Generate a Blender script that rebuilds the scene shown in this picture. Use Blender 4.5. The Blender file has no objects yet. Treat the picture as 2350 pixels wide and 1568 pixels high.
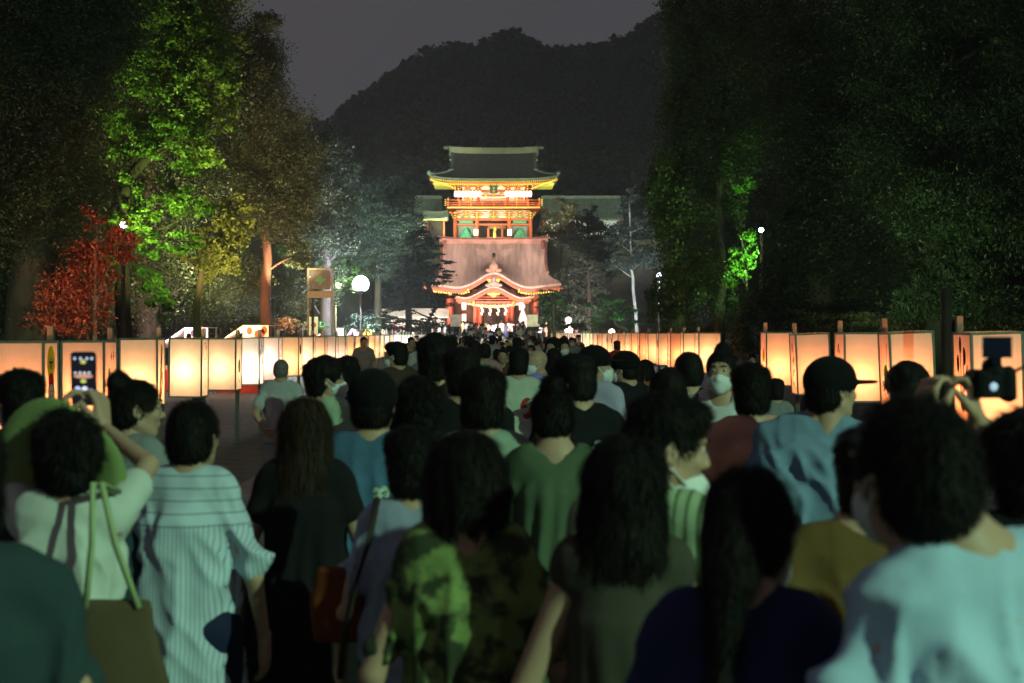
import bpy, math, random
import numpy as np
from mathutils import Vector, Matrix

rnd = random.Random(7)
rng = np.random.default_rng(7)
S = bpy.context.scene
COL = S.collection
F = 3264.0                      # focal length in pixels of a 2350 px wide picture
EYE = 1.8                       # camera height
VX, HY = 1133.0, 765.0          # vanishing point of the avenue

# ------------------------------------------------------------------ camera
cam_d = bpy.data.cameras.new('camera')
cam = bpy.data.objects.new('camera', cam_d)
COL.objects.link(cam)
cam.location = (0, 0, EYE)
cam.rotation_euler = (math.radians(90), 0, 0)
cam_d.sensor_width = 36
cam_d.lens = 36 * F / 2350
cam_d.shift_x = (1175 - VX) / 2350
cam_d.shift_y = -(784 - HY) / 2350
cam_d.clip_start = 0.05
cam_d.clip_end = 3000
cam_d.dof.use_dof = True
cam_d.dof.focus_distance = 32
cam_d.dof.aperture_fstop = 4.0
S.camera = cam

# ------------------------------------------------------------------ world: overcast night sky lit by the town
W = bpy.data.worlds.new('World')
S.world = W
W.use_nodes = True
wn, wl = W.node_tree.nodes, W.node_tree.links
for n in list(wn): wn.remove(n)
wo = wn.new('ShaderNodeOutputWorld'); bg = wn.new('ShaderNodeBackground')
tc = wn.new('ShaderNodeTexCoord'); nz = wn.new('ShaderNodeTexNoise'); rp = wn.new('ShaderNodeValToRGB')
nz.inputs['Scale'].default_value = 2.2; nz.inputs['Detail'].default_value = 5
rp.color_ramp.elements[0].position = 0.3; rp.color_ramp.elements[0].color = (0.057, 0.053, 0.060, 1)
rp.color_ramp.elements[1].position = 0.75; rp.color_ramp.elements[1].color = (0.071, 0.066, 0.074, 1)
wl.new(tc.outputs['Generated'], nz.inputs['Vector']); wl.new(nz.outputs['Fac'], rp.inputs['Fac'])
wl.new(rp.outputs['Color'], bg.inputs['Color']); wl.new(bg.outputs[0], wo.inputs[0])
bg.inputs['Strength'].default_value = 1.1

# ------------------------------------------------------------------ film
S.render.engine = 'CYCLES'
S.cycles.use_denoising = True
S.cycles.max_bounces = 6
S.cycles.diffuse_bounces = 4
S.cycles.glossy_bounces = 2
S.cycles.transmission_bounces = 4
S.cycles.volume_bounces = 0
S.cycles.sample_clamp_indirect = 5.0
S.cycles.caustics_reflective = False
S.cycles.caustics_refractive = False
S.view_settings.view_transform = 'Standard'
S.view_settings.look = 'None'
S.view_settings.exposure = 0
S.view_settings.gamma = 1

def at(x, y, Y):
    """a point at depth Y seen at (x, y) of the 2350 px wide photograph"""
    return Vector(((x - VX) / F * Y, Y, EYE - (y - HY) / F * Y))

def point_light(name, loc, col, power, radius=0.05, parent=None):
    l = bpy.data.lights.new(name, 'POINT'); l.color = col; l.energy = power; l.shadow_soft_size = radius
    o = bpy.data.objects.new(name, l); o.location = loc; COL.objects.link(o)
    if parent: o.parent = parent
    return o

def spot_light(name, loc, target, col, power, angle=60, radius=0.1, blend=0.5):
    l = bpy.data.lights.new(name, 'SPOT'); l.color = col; l.energy = power; l.shadow_soft_size = radius
    l.spot_size = math.radians(angle); l.spot_blend = blend
    o = bpy.data.objects.new(name, l); o.location = loc; COL.objects.link(o)
    o.rotation_euler = (Vector(target) - Vector(loc)).to_track_quat('-Z', 'Y').to_euler()
    return o

# the mercury floodlights on the lamp mast behind the crowd: the green light on every back
spot_light('plaza_floodlight', (11.5, -6.5, 8.6), (-0.5, 6, 1.2), (0.52, 1.0, 0.62), 7000, 75, 0.12)

# ------------------------------------------------------------------ object helpers
def thing(name, label, cat, loc=(0, 0, 0), rz=0, group=None, kind=None):
    o = bpy.data.objects.new(name, None); COL.objects.link(o)
    o.empty_display_size = 0.2
    o.location = loc; o.rotation_euler = (0, 0, rz)
    o['label'] = label; o['category'] = cat
    if group: o['group'] = group
    if kind: o['kind'] = kind
    return o

def tag(o, label, cat, group=None):
    o['label'] = label; o['category'] = cat
    if group: o['group'] = group
    return o

def link(name, me, parent=None, loc=(0, 0, 0), rot=(0, 0, 0), kind=None):
    o = bpy.data.objects.new(name, me); COL.objects.link(o)
    o.location = loc; o.rotation_euler = rot
    if parent: o.parent = parent
    if kind: o['kind'] = kind
    return o

def setmat(o, *ms):
    """object-level materials, so that copies share one mesh and differ in colour"""
    while len(o.data.materials) < len(ms): o.data.materials.append(None)
    for i, m in enumerate(ms):
        o.material_slots[i].link = 'OBJECT'
        o.material_slots[i].material = m

def np_mesh(name, V, Fs, mats=(), mi=None, smooth=True):
    """V (n,3); Fs a list of index arrays (m,3) or (m,4); mi a matching list of material indices"""
    me = bpy.data.meshes.new(name)
    V = np.asarray(V, np.float32)
    Fs = [np.asarray(f, np.int32) for f in Fs if len(f)]
    me.vertices.add(len(V)); me.vertices.foreach_set('co', V.ravel())
    nl = sum(f.size for f in Fs); nf = sum(len(f) for f in Fs)
    me.loops.add(nl); me.polygons.add(nf)
    me.loops.foreach_set('vertex_index', np.concatenate([f.ravel() for f in Fs]))
    tot = np.concatenate([np.full(len(f), f.shape[1], np.int32) for f in Fs])
    st = np.concatenate([[0], np.cumsum(tot)[:-1]]).astype(np.int32)
    me.polygons.foreach_set('loop_start', st)
    me.polygons.foreach_set('loop_total', tot)
    me.polygons.foreach_set('use_smooth', np.full(nf, smooth, bool))
    for m in mats: me.materials.append(m)
    if mi is not None:
        me.polygons.foreach_set('material_index', np.concatenate([np.full(len(f), i, np.int32) if np.isscalar(i) else np.asarray(i, np.int32) for f, i in zip(Fs, mi)]))
    me.update(); me.validate()
    return me

class MB:
    """collects boxes, tubes, prisms and sheets, then links them as one mesh object"""
    def __init__(s): s.v = []; s.f = []
    def add(s, vs, fs):
        k = len(s.v); s.v += [tuple(p) for p in vs]; s.f += [tuple(i + k for i in f) for f in fs]
    def box(s, x0, x1, y0, y1, z0, z1):
        s.add([(x0,y0,z0),(x1,y0,z0),(x1,y1,z0),(x0,y1,z0),(x0,y0,z1),(x1,y0,z1),(x1,y1,z1),(x0,y1,z1)],
              [(0,3,2,1),(4,5,6,7),(0,1,5,4),(1,2,6,5),(2,3,7,6),(3,0,4,7)])
    def cbox(s, c, d):
        s.box(c[0]-d[0]/2, c[0]+d[0]/2, c[1]-d[1]/2, c[1]+d[1]/2, c[2]-d[2]/2, c[2]+d[2]/2)
    def tube(s, pts, rs, n=8, cap=True):
        pts = [Vector(p) for p in pts]
        if not hasattr(rs, '__len__'): rs = [rs] * len(pts)
        k = len(s.v)
        for i, p in enumerate(pts):
            t = (pts[min(i+1, len(pts)-1)] - pts[max(i-1, 0)]).normalized()
            a = t.cross(Vector((0, 0, 1)) if abs(t.z) < 0.9 else Vector((1, 0, 0))).normalized(); b = t.cross(a)
            for j in range(n):
                w = 2 * math.pi * j / n
                s.v.append(tuple(p + (a * math.cos(w) + b * math.sin(w)) * rs[i]))
        for i in range(len(pts) - 1):
            for j in range(n):
                s.f.append((k+i*n+j, k+i*n+(j+1) % n, k+(i+1)*n+(j+1) % n, k+(i+1)*n+j))
        if cap:
            s.f.append(tuple(k + j for j in reversed(range(n))))
            s.f.append(tuple(k + (len(pts)-1)*n + j for j in range(n)))
    def ball(s, c, r, n=12, m=8):
        r = r if hasattr(r, '__len__') else (r, r, r)
        k = len(s.v)
        for i in range(1, m):
            t = math.pi * i / m
            for j in range(n):
                w = 2 * math.pi * j / n
                s.v.append((c[0]+r[0]*math.sin(t)*math.cos(w), c[1]+r[1]*math.sin(t)*math.sin(w), c[2]+r[2]*math.cos(t)))
        s.v.append((c[0], c[1], c[2]+r[2])); s.v.append((c[0], c[1], c[2]-r[2]))
        T = len(s.v) - 2; B = T + 1
        for j in range(n):
            s.f.append((T, k+j, k+(j+1) % n)); s.f.append((B, k+(m-2)*n+(j+1) % n, k+(m-2)*n+j))
            for i in range(m-2):
                s.f.append((k+i*n+j, k+(i+1)*n+j, k+(i+1)*n+(j+1) % n, k+i*n+(j+1) % n))
    def sheet(s, fn, nu, nv, thick=0.0):
        """grid of points fn(u, v), u and v in 0..1, with an optional thickness downwards"""
        P = [[Vector(fn(i / nu, j / nv)) for j in range(nv + 1)] for i in range(nu + 1)]
        k = len(s.v); w = nv + 1
        for r in P: s.v += [tuple(p) for p in r]
        for i in range(nu):
            for j in range(nv):
                s.f.append((k+i*w+j, k+(i+1)*w+j, k+(i+1)*w+j+1, k+i*w+j+1))
        if thick:
            k2 = len(s.v)
            for r in P: s.v += [(p.x, p.y, p.z - thick) for p in r]
            for i in range(nu):
                for j in range(nv):
                    s.f.append((k2+i*w+j, k2+i*w+j+1, k2+(i+1)*w+j+1, k2+(i+1)*w+j))
                s.f.append((k+i*w, k2+i*w, k2+(i+1)*w, k+(i+1)*w)); s.f.append((k+i*w+nv, k+(i+1)*w+nv, k2+(i+1)*w+nv, k2+i*w+nv))
            for j in range(nv):
                s.f.append((k+j, k+j+1, k2+j+1, k2+j)); s.f.append((k+nu*w+j, k2+nu*w+j, k2+nu*w+j+1, k+nu*w+j+1))
    def mesh(s, name, m=None, smooth=False):
        me = bpy.data.meshes.new(name); me.from_pydata(s.v, [], s.f)
        if m: me.materials.append(m)
        me.polygons.foreach_set('use_smooth', [smooth] * len(me.polygons)); me.update()
        return me
    def build(s, name, m, parent=None, smooth=False, loc=(0, 0, 0), rot=(0, 0, 0), kind=None):
        return link(name, s.mesh(name, m, smooth), parent, loc, rot, kind)

def cutpatch(fn, name): pass

# ------------------------------------------------------------------ materials
_M = {}
def mat(key, col, rough=0.7, var=0.2, scale=6.0, bump=0.0, bscale=40.0, metal=0.0, spec=0.3, coords='Object', stretch=(1, 1, 1)):
    if key in _M: return _M[key]
    m = bpy.data.materials.new(key); m.use_nodes = True
    nt = m.node_tree; b = nt.nodes['Principled BSDF']
    b.inputs['Roughness'].default_value = rough; b.inputs['Metallic'].default_value = metal
    b.inputs['Specular IOR Level'].default_value = spec
    t = nt.nodes.new('ShaderNodeTexCoord'); mp = nt.nodes.new('ShaderNodeMapping'); mp.inputs['Scale'].default_value = stretch
    n = nt.nodes.new('ShaderNodeTexNoise'); n.inputs['Scale'].default_value = scale; n.inputs['Detail'].default_value = 4
    r = nt.nodes.new('ShaderNodeValToRGB')
    c = Vector(col)
    r.color_ramp.elements[0].position = 0.3; r.color_ramp.elements[0].color = (*(c * (1 - var)), 1)
    r.color_ramp.elements[1].position = 0.7; r.color_ramp.elements[1].color = (*[min(1, q) for q in c * (1 + var)], 1)
    nt.links.new(t.outputs[coords], mp.inputs['Vector']); nt.links.new(mp.outputs[0], n.inputs['Vector'])
    nt.links.new(n.outputs['Fac'], r.inputs['Fac']); nt.links.new(r.outputs['Color'], b.inputs['Base Color'])
    if bump:
        n2 = nt.nodes.new('ShaderNodeTexNoise'); n2.inputs['Scale'].default_value = bscale; n2.inputs['Detail'].default_value = 3
        bp = nt.nodes.new('ShaderNodeBump'); bp.inputs['Strength'].default_value = bump; bp.inputs['Distance'].default_value = 0.02
        nt.links.new(mp.outputs[0], n2.inputs['Vector']); nt.links.new(n2.outputs['Fac'], bp.inputs['Height'])
        nt.links.new(bp.outputs[0], b.inputs['Normal'])
    _M[key] = m
    return m

def emit_mat(key, col, strength):
    if key in _M: return _M[key]
    m = bpy.data.materials.new(key); m.use_nodes = True
    nt = m.node_tree; b = nt.nodes['Principled BSDF']
    b.inputs['Base Color'].default_value = (0.8, 0.8, 0.8, 1)
    b.inputs['Emission Color'].default_value = (*col, 1); b.inputs['Emission Strength'].default_value = strength
    _M[key] = m
    return m

def leaf_mat(key, col, var=0.4):
    if key in _M: return _M[key]
    m = bpy.data.materials.new(key); m.use_nodes = True
    nt = m.node_tree; N = nt.nodes; L = nt.links
    for n in list(N): N.remove(n)
    out = N.new('ShaderNodeOutputMaterial'); d = N.new('ShaderNodeBsdfDiffuse'); tr = N.new('ShaderNodeBsdfTranslucent'); g = N.new('ShaderNodeBsdfGlossy')
    mx = N.new('ShaderNodeMixShader'); mx2 = N.new('ShaderNodeMixShader'); t = N.new('ShaderNodeTexCoord'); n = N.new('ShaderNodeTexNoise'); r = N.new('ShaderNodeValToRGB')
    n.inputs['Scale'].default_value = 1.7; n.inputs['Detail'].default_value = 6
    c = Vector(col)
    r.color_ramp.elements[0].position = 0.35; r.color_ramp.elements[0].color = (*(c * (1 - var)), 1)
    r.color_ramp.elements[1].position = 0.65; r.color_ramp.elements[1].color = (*(c * (1 + var)), 1)
    L.new(t.outputs['Object'], n.inputs['Vector']); L.new(n.outputs['Fac'], r.inputs['Fac'])
    L.new(r.outputs['Color'], d.inputs['Color']); L.new(r.outputs['Color'], tr.inputs['Color'])
    mx.inputs['Fac'].default_value = 0.4; L.new(d.outputs[0], mx.inputs[1]); L.new(tr.outputs[0], mx.inputs[2])
    g.inputs['Roughness'].default_value = 0.5; g.inputs['Color'].default_value = (0.6, 0.6, 0.6, 1)
    mx2.inputs['Fac'].default_value = 0.03; L.new(mx.outputs[0], mx2.inputs[1]); L.new(g.outputs[0], mx2.inputs[2])
    L.new(mx2.outputs[0], out.inputs['Surface'])
    _M[key] = m
    return m

# ------------------------------------------------------------------ lattice noise
def _h(ix, iy, iz, seed):
    n = (ix.astype(np.int64) * 374761393 + iy.astype(np.int64) * 668265263 + iz.astype(np.int64) * 1440662683 + seed * 974634777) & 0xffffffff
    n = ((n ^ (n >> 13)) * 1274126177) & 0xffffffff
    n = n ^ (n >> 16)
    return (n & 0xffff) / 65535.0
def vnoise(P, seed=0):
    P = np.asarray(P, np.float64); i = np.floor(P).astype(np.int64); f = P - i; f = f * f * (3 - 2 * f)
    r = 0
    for a in (0, 1):
        for b in (0, 1):
            for c in (0, 1):
                w = (f[:, 0] if a else 1 - f[:, 0]) * (f[:, 1] if b else 1 - f[:, 1]) * (f[:, 2] if c else 1 - f[:, 2])
                r = r + w * _h(i[:, 0] + a, i[:, 1] + b, i[:, 2] + c, seed)
    return r * 2 - 1
def fbm(P, seed=0, o=3):
    r = 0; a = 1.0; t = 0
    for k in range(o):
        r = r + a * vnoise(P * 2 ** k, seed + k); t += a; a *= 0.5
    return r / t

# ================================================================== GROUND, STEPS, HILL
m_gravel = mat('gravel ground', (0.085, 0.08, 0.072), 0.95, 0.35, 3.0, 0.6, 60)
m_path = mat('worn stone paving', (0.17, 0.165, 0.155), 0.85, 0.25, 1.2, 0.3, 30)
m_stone = mat('granite', (0.30, 0.29, 0.27), 0.8, 0.2, 4, 0.3, 25)
m_soil = mat('dark soil and litter', (0.05, 0.042, 0.03), 0.95, 0.4, 1.5, 0.5, 12)

b = MB(); b.box(-700, 700, -120, 900, -0.5, 0)
b.build('ground', m_soil, kind='structure')
b = MB(); b.sheet(lambda u, v: (-13 + 26 * u, -40 + 152 * v, 0.004), 2, 8)
b.build('gravel_square', m_gravel, kind='structure')
b = MB(); b.sheet(lambda u, v: (-3.0 + 6.0 * u, -40 + 152 * v, 0.008), 2, 8)
b.build('avenue', m_path, kind='structure')

# low terrace with four steps before the dance hall, then the long stair up to the gate
b = MB()
for i in range(8): b.box(-4.6, 4.6, 97 + 2.075 * i, 97 + 2.075 * (i + 1) if i < 7 else 113.6, 0.0041 if i == 0 else 0.0041, 0.14 * (i + 1))
b.build('lower_steps', m_stone, kind='structure')
b = MB(); b.box(-30, 30, 113.6, 141, -0.3, 1.12)
b.build('terrace', m_gravel, kind='structure')
b = MB()
for i in range(60): b.box(-5, 5, 141 + 0.33 * i, 161.0, 1.12 + 0.188 * i, 1.12 + 0.188 * (i + 1))
b.build('long_stair', m_stone, kind='structure')
b = MB(); b.box(-70, 70, 161.0, 186, -1, 12.42)
b.build('upper_terrace', m_soil, kind='structure')

prof = [(-3000, 200), (-400, 150), (0, 215), (400, 250), (735, 272), (795, 276), (830, 240), (880, 196), (930, 152), (985, 124), (1040, 108), (1075, 88), (1120, 80),
        (1180, 76), (1215, 92), (1245, 104), (1330, 105), (1400, 92), (1450, 62), (1500, 42), (1560, 30), (2000, 60), (2600, 120), (5000, 250)]
px = np.array([(p[0] - VX) / F * 300 for p in prof]); pz = np.array([EYE - (p[1] - HY) / F * 300 for p in prof])
def hill_z(X, Y):
    crest = np.interp(X, px, pz) - 4.0
    t = np.clip((Y - 175) / 125, 0, 1)
    up = 11.5 + (crest - 11.5) * (t ** 0.9)
    back = np.clip((Y - 300) / 300, 0, 1)
    P = np.stack([X * 0.05, Y * 0.05, X * 0], -1)
    return np.where(Y < 300, up, crest * (1 - back)) + 1.6 * vnoise(P.reshape(-1, 3), 3).reshape(X.shape) * np.clip(t * 6, 0, 1) * (Y < 296)
gx, gy = np.meshgrid(np.linspace(-420, 420, 170), np.concatenate([np.linspace(176, 300, 50), np.linspace(310, 620, 24)]), indexing='ij')
gz = hill_z(gx, gy)
V = np.stack([gx, gy, gz], -1).reshape(-1, 3); nv = gx.shape[1]
I = (np.arange(gx.shape[0]-1)[:, None] * nv + np.arange(nv-1)[None]).ravel()
link('hill', np_mesh('hill', V, [np.stack([I, I+nv, I+nv+1, I+1], -1)], [m_soil]), kind='structure')

# ------------------------------------------------------------------ leaves
def leaf_quads(C, size, R, upbias=0.4, droop=0.0, asp=0.55):
    """one rhombus per centre"""
    n = len(C)
    a = R.normal(size=(n, 3)); a[:, 2] = a[:, 2] * (1 - droop) - droop * 1.5
    a /= np.linalg.norm(a, axis=1)[:, None]
    u = R.normal(size=(n, 3)); u[:, 2] += upbias
    b2 = np.cross(a, u); b2 /= np.linalg.norm(b2, axis=1)[:, None] + 1e-9
    s = size * R.uniform(0.55, 1.3, n)[:, None]
    V = np.stack([C - a*s*0.5, C + b2*s*asp*0.5, C + a*s*0.5, C - b2*s*asp*0.5], 1).reshape(-1, 3)
    return V, np.arange(4 * n).reshape(-1, 4)

def lobe_leaves(c, r, n, R, clump=0.2, flat=0.7, nc=None):
    """n leaf centres in clumps through an ellipsoid"""
    nc = nc or max(8, int(n / 55))
    d = R.normal(size=(nc, 3)); d /= np.linalg.norm(d, axis=1)[:, None]
    cc = d * (R.uniform(0.25, 1.0, nc) ** 0.45)[:, None] * (1 + 0.22 * R.normal(size=nc))[:, None].clip(0.5, 1.35)
    w = R.uniform(0.4, 1.6, nc); w /= w.sum()
    k = R.choice(nc, n, p=w)
    sc = R.uniform(0.6, 1.3, nc)[k][:, None] * clump
    P = cc[k] + R.normal(size=(n, 3)) * sc * np.array([1, 1, flat])
    return np.array(c) + P * np.array(r)

# far wood on the hill: one mass nobody could count
R = np.random.default_rng(11)
nt_ = 2300
X = R.uniform(-150, 170, nt_); Y = 178 + 124 * R.uniform(0, 1, nt_) ** 0.8
Z = hill_z(X, Y)
rr = R.uniform(2.2, 4.6, nt_)
Cs = []
for i in range(nt_):
    m_ = int(80 + 12 * rr[i])
    d = R.normal(size=(m_, 3)); d /= np.linalg.norm(d, axis=1)[:, None]; d[:, 2] = np.abs(d[:, 2]) * 1.0 - 0.15
    Cs.append(np.array([X[i], Y[i], Z[i] + rr[i] * 0.35]) + d * rr[i] * R.uniform(0.75, 1.08, (m_, 1)))
Cs = np.concatenate(Cs)
Vl, Fl = leaf_quads(Cs, 1.5, R, 0.8, asp=0.8)
link('forest', np_mesh('forest', Vl, [Fl], [leaf_mat('hill foliage', (0.065, 0.08, 0.045), 0.5)], smooth=False), kind='stuff')['label'] = 'dark wooded hillside behind the shrine'

# ================================================================== TREES
def tree(name, label, Y, lobes, leafcol, trunk, limbs=(), cover=3.6, leaf=None, key=None, base_z=0.0, bark=(0.045, 0.036, 0.03), clump=0.2, flat=0.8,
         droop=0.0, depth=0.9, group=None, seed=1, asp=0.55, cat='tree', tr=0.25):
    """lobes: (x, y, rx, ry) as seen, at depth Y; every lobe is a real ellipsoid of leaf clumps around the trunk"""
    R = np.random.default_rng(seed)
    s = Y / F
    root = at(trunk[0][0], 765, Y); root.z = base_z
    t = thing(name, label, cat, root, 0, group)
    leaf = leaf or Y * 0.0024
    Cs = []
    for (x, y, rx, ry) in lobes:
        dY = R.normal() * depth * rx * s * 0.8
        p = at(x, y, Y); p.y += dY
        n = int(1.35 * cover * math.pi * rx * ry * s * s / (leaf * leaf * asp * 0.55))
        Cs.append(lobe_leaves(p - root, (rx * s * 0.95, max(rx, ry) * s * 0.9, ry * s * 0.95), n, R, clump, flat))
    C = np.concatenate(Cs)
    C = C[C[:, 2] > 0.05]
    Vv, Ff = leaf_quads(C, leaf, R, 0.5, droop, asp)
    link('crown', np_mesh('crown', Vv, [Ff], [leaf_mat(key or name + str(seed), leafcol)], smooth=False), t)
    mb = MB(); pts = [at(x, y, Y) - root for x, y in trunk]; pts[0].z = -0.2
    k = len(pts)
    # resample with a little sway
    P2 = []; R2 = []
    for i in range(k - 1):
        for q in range(4):
            u = q / 4; p = pts[i].lerp(pts[i+1], u); p += Vector((R.normal(), R.normal(), 0)) * tr * 0.12
            P2.append(p); R2.append(tr * (1 - 0.75 * (i + u) / (k - 1)) * (1.35 if i == 0 and q == 0 else 1))
    P2.append(pts[-1]); R2.append(tr * 0.22)
    mb.tube(P2, R2, 9)
    mb.build('trunk', mat('bark %.2f %.2f' % (bark[0], bark[1]), bark, 0.95, 0.35, 5, 0.8, 14, stretch=(1, 1, 0.25)), t, True)
    bm_ = _M['bark %.2f %.2f' % (bark[0], bark[1])]
    ends = list(limbs)
    if not ends: ends = [((trunk[-1][0] * 0.5 + trunk[len(trunk)//2][0] * 0.5, 0), (l[0], l[1])) for l in lobes]
    for e in ends:
        mb = MB()
        if limbs: q = [at(x, y, Y) - root for x, y in e]
        else:
            tgt = at(e[1][0], e[1][1], Y) - root
            # start from the nearest lower trunk point
            cand = [p for p in P2 if p.z < tgt.z - 0.3] or [P2[0]]
            st_ = min(cand, key=lambda p: (p - tgt).length * (1 + 0.3 * R.random())); mid = st_.lerp(tgt, 0.5) + Vector((R.normal(), R.normal(), 0.4)) * 0.06 * (tgt - st_).length
            q = [st_, mid, tgt]
        rr_ = tr * 0.24
        qq = []
        for i in range(len(q) - 1):
            for w in range(3):
                qq.append(q[i].lerp(q[i+1], w / 3) + Vector((R.normal(), R.normal(), R.normal())) * rr_ * 0.3)
        qq.append(q[-1])
        mb.tube(qq, [rr_ * (1 - 0.8 * i / len(qq)) for i in range(len(qq))], 6)
        mb.build('branch', bm_, t, True)
    return t

G1 = (0.075, 0.115, 0.02); G2 = (0.05, 0.07, 0.025); G3 = (0.10, 0.10, 0.03); DK = (0.035, 0.05, 0.022); GY = (0.06, 0.085, 0.06)
tg = 'trees beside the avenue'
tree('broadleaf_tree', 'huge unlit broadleaf tree filling the top left corner', 24,
     [(60,60,170,150),(20,260,150,150),(110,420,120,130),(170,190,110,130),(30,520,120,130),(180,20,120,120),(40,690,130,90),(60,-140,200,120)], DK,
     [(70,765),(75,600),(95,380),(110,120)], tr=0.45, seed=2, group=tg, cover=4.5)
tree('maple_tree', 'tall maple lit bright green by a lamp among its branches', 33,
     [(330,60,110,90),(450,110,90,100),(500,190,48,75),(400,210,80,70),(300,170,70,80),(290,320,50,80),(450,270,62,55),(350,290,60,50),(440,370,60,32),(340,340,45,35),(400,300,50,40),
      (430,465,68,34),(380,440,45,30),(300,440,30,50),(285,500,26,40),(268,590,26,40),(430,560,50,26),(470,350,50,50),(250,250,40,60),(370,120,110,70),(400,20,80,80),(300,90,100,80),(335,500,42,38),(345,580,30,28),(340,640,38,40),(385,690,40,22),(400,-50,150,90),(330,545,26,22),(528,235,26,44),(535,180,20,40),(515,130,30,44),(470,60,34,50),(505,290,26,34)], G1,
     [(300,765),(278,640),(275,520),(288,430),(330,370),(395,300),(440,180),(450,60)],
     limbs=[((288,430),(310,360),(300,280),(330,160)),((330,370),(380,345),(430,285),(480,220)),((278,560),(340,540),(400,510),(440,470)),((277,600),(330,610),(370,625),(398,618)),((300,400),(360,330),(370,240))],
     tr=0.2, seed=3, group=tg, cover=3.8, clump=0.17, flat=0.6, leaf=0.105, bark=(0.018, 0.010, 0.008))
tree('broadleaf_tree', 'tall dark tree right behind the green lit maple', 44,
     [(300,80,150,140),(430,60,120,120),(480,200,80,110),(330,260,140,140),(250,420,140,140),(420,420,100,110),(300,600,160,120),(440,640,90,90),(100,300,150,200),(60,560,160,180),(160,700,160,80)], DK,
     [(330,765),(330,560),(350,300),(380,90)], tr=0.4, seed=4, group=tg, cover=4)
tree('oak_tree', 'olive yellow tree with bare low branches in front of the dark cone tree', 38,
     [(540,525,48,62),(515,592,42,36),(560,470,35,32),(500,480,34,28),(420,590,34,24),(462,600,22,20),(545,610,30,30),(470,540,34,34),(485,620,34,30),(500,560,40,40)], G3,
     [(455,765),(452,690),(462,620),(500,560),(520,520)],
     limbs=[((462,630),(430,600),(415,575)),((480,590),(470,560),(455,540)),((500,560),(535,600)),((455,640),(500,600),(530,590))], tr=0.13, seed=5, group=tg, cover=3.2, clump=0.17, leaf=0.11, bark=(0.06,0.042,0.03))
tree('cedar_tree', 'tall dark cone shaped tree with a red lit bare trunk', 48,
     [(600,140,48,52),(600,215,72,70),(630,310,88,80),(648,420,84,80),(590,380,80,80),(640,500,80,60),(565,480,50,60),(690,460,46,60),(590,130,60,60),(560,300,60,80),(690,580,34,40),(570,640,48,50),(560,230,60,80),(580,100,50,50),(680,380,60,70),(620,60,40,30),(540,400,60,70)], (0.055,0.055,0.028),
     [(612,765),(608,690),(614,600),(610,480),(605,300),(600,150)], tr=0.22, seed=6, group=tg, cover=3.6, leaf=0.09, bark=(0.075,0.022,0.015))
tree('cedar_tree', 'narrow dark tree standing between cone tree and grey pine', 60,
     [(742,330,42,50),(760,400,50,56),(735,450,50,60),(775,480,46,56),(745,540,52,50),(790,560,42,40),(735,620,46,44),(700,680,46,44),(760,660,44,40)], (0.045,0.055,0.03),
     [(748,765),(746,600),(748,420),(745,320)], tr=0.28, seed=7, group=tg)
tree('pine_tree', 'grey lit pine directly above the white globe lamp', 70,
     [(840,450,36,40),(880,440,44,42),(925,460,40,40),(850,500,50,40),(905,520,54,40),(835,560,48,34),(885,580,50,32),(860,620,56,30),(950,510,34,30),(810,600,34,36),(820,400,18,40),(880,480,50,40),(860,540,60,40)], GY,
     [(868,765),(866,640),(858,520),(848,430)], tr=0.22, seed=8, group=tg, cover=3.0, flat=0.5, asp=0.35)
tree('pine_tree', 'dark layered pine leaning across the left side of the dance hall', 88,
     [(1000,640,40,15),(965,596,50,20),(1012,604,28,12),(930,650,52,20),(985,690,42,14),(1028,680,26,9),(905,610,44,22),(880,670,44,22),(945,560,46,20),(1010,625,30,12),(920,705,50,14),(1022,700,22,6),(900,740,46,16),(960,745,34,14),(870,725,36,24),(1000,735,28,8)], (0.045,0.065,0.05),
     [(985,768),(982,740),(1000,705),(985,660),(960,610),(950,560)], tr=0.28, seed=9, group=tg, cover=3.4, flat=0.35, asp=0.35, clump=0.15)
tree('pine_tree', 'slender black pine behind the leaning pine', 100,
     [(930,520,36,30),(965,545,34,26),(905,560,40,30),(975,590,28,24),(940,610,50,40),(1000,560,16,16),(960,640,40,40),(910,480,28,30)], (0.04,0.06,0.045),
     [(938,765),(936,640),(930,500)], tr=0.3, seed=10, group=tg, cover=3.4, flat=0.5, asp=0.35)
tree('pine_tree', 'small bright green pine against the right columns of the dance hall', 96,
     [(1262,672,26,9),(1276,690,30,9),(1258,706,32,9),(1280,722,32,8),(1254,738,26,8),(1296,705,18,9),(1238,690,16,6)], (0.05,0.11,0.035),
     [(1276,765),(1272,740),(1270,700),(1264,672)], tr=0.14, seed=12, group=tg, cover=3.2, flat=0.35, asp=0.35, clump=0.15)
tree('pine_tree', 'tall black pine right of the dance hall roof', 118,
     [(1345,510,30,26),(1375,545,44,34),(1320,560,36,32),(1360,590,50,34),(1320,620,36,30),(1380,650,46,34),(1335,680,40,32),(1400,600,36,34),(1300,640,20,30),(1310,720,46,30),(1390,710,44,30),(1352,484,16,14)], (0.035,0.055,0.04),
     [(1352,765),(1350,640),(1348,480)], tr=0.25, seed=13, bark=(.02,.018,.015), group=tg, cover=3.5, flat=0.5, asp=0.35)
tree('broadleaf_tree', 'brownish tree covering the right corner of the gate', 150,
     [(1262,502,28,26),(1290,485,34,24),(1252,532,24,18),(1318,505,34,24),(1280,530,40,26),(1340,515,26,20),(1310,545,46,24),(1370,525,30,22)], (0.10,0.075,0.045),
     [(1290,640),(1288,560),(1285,490)], tr=0.3, seed=14, group=tg, cover=3.6, base_z=6.0)
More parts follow.
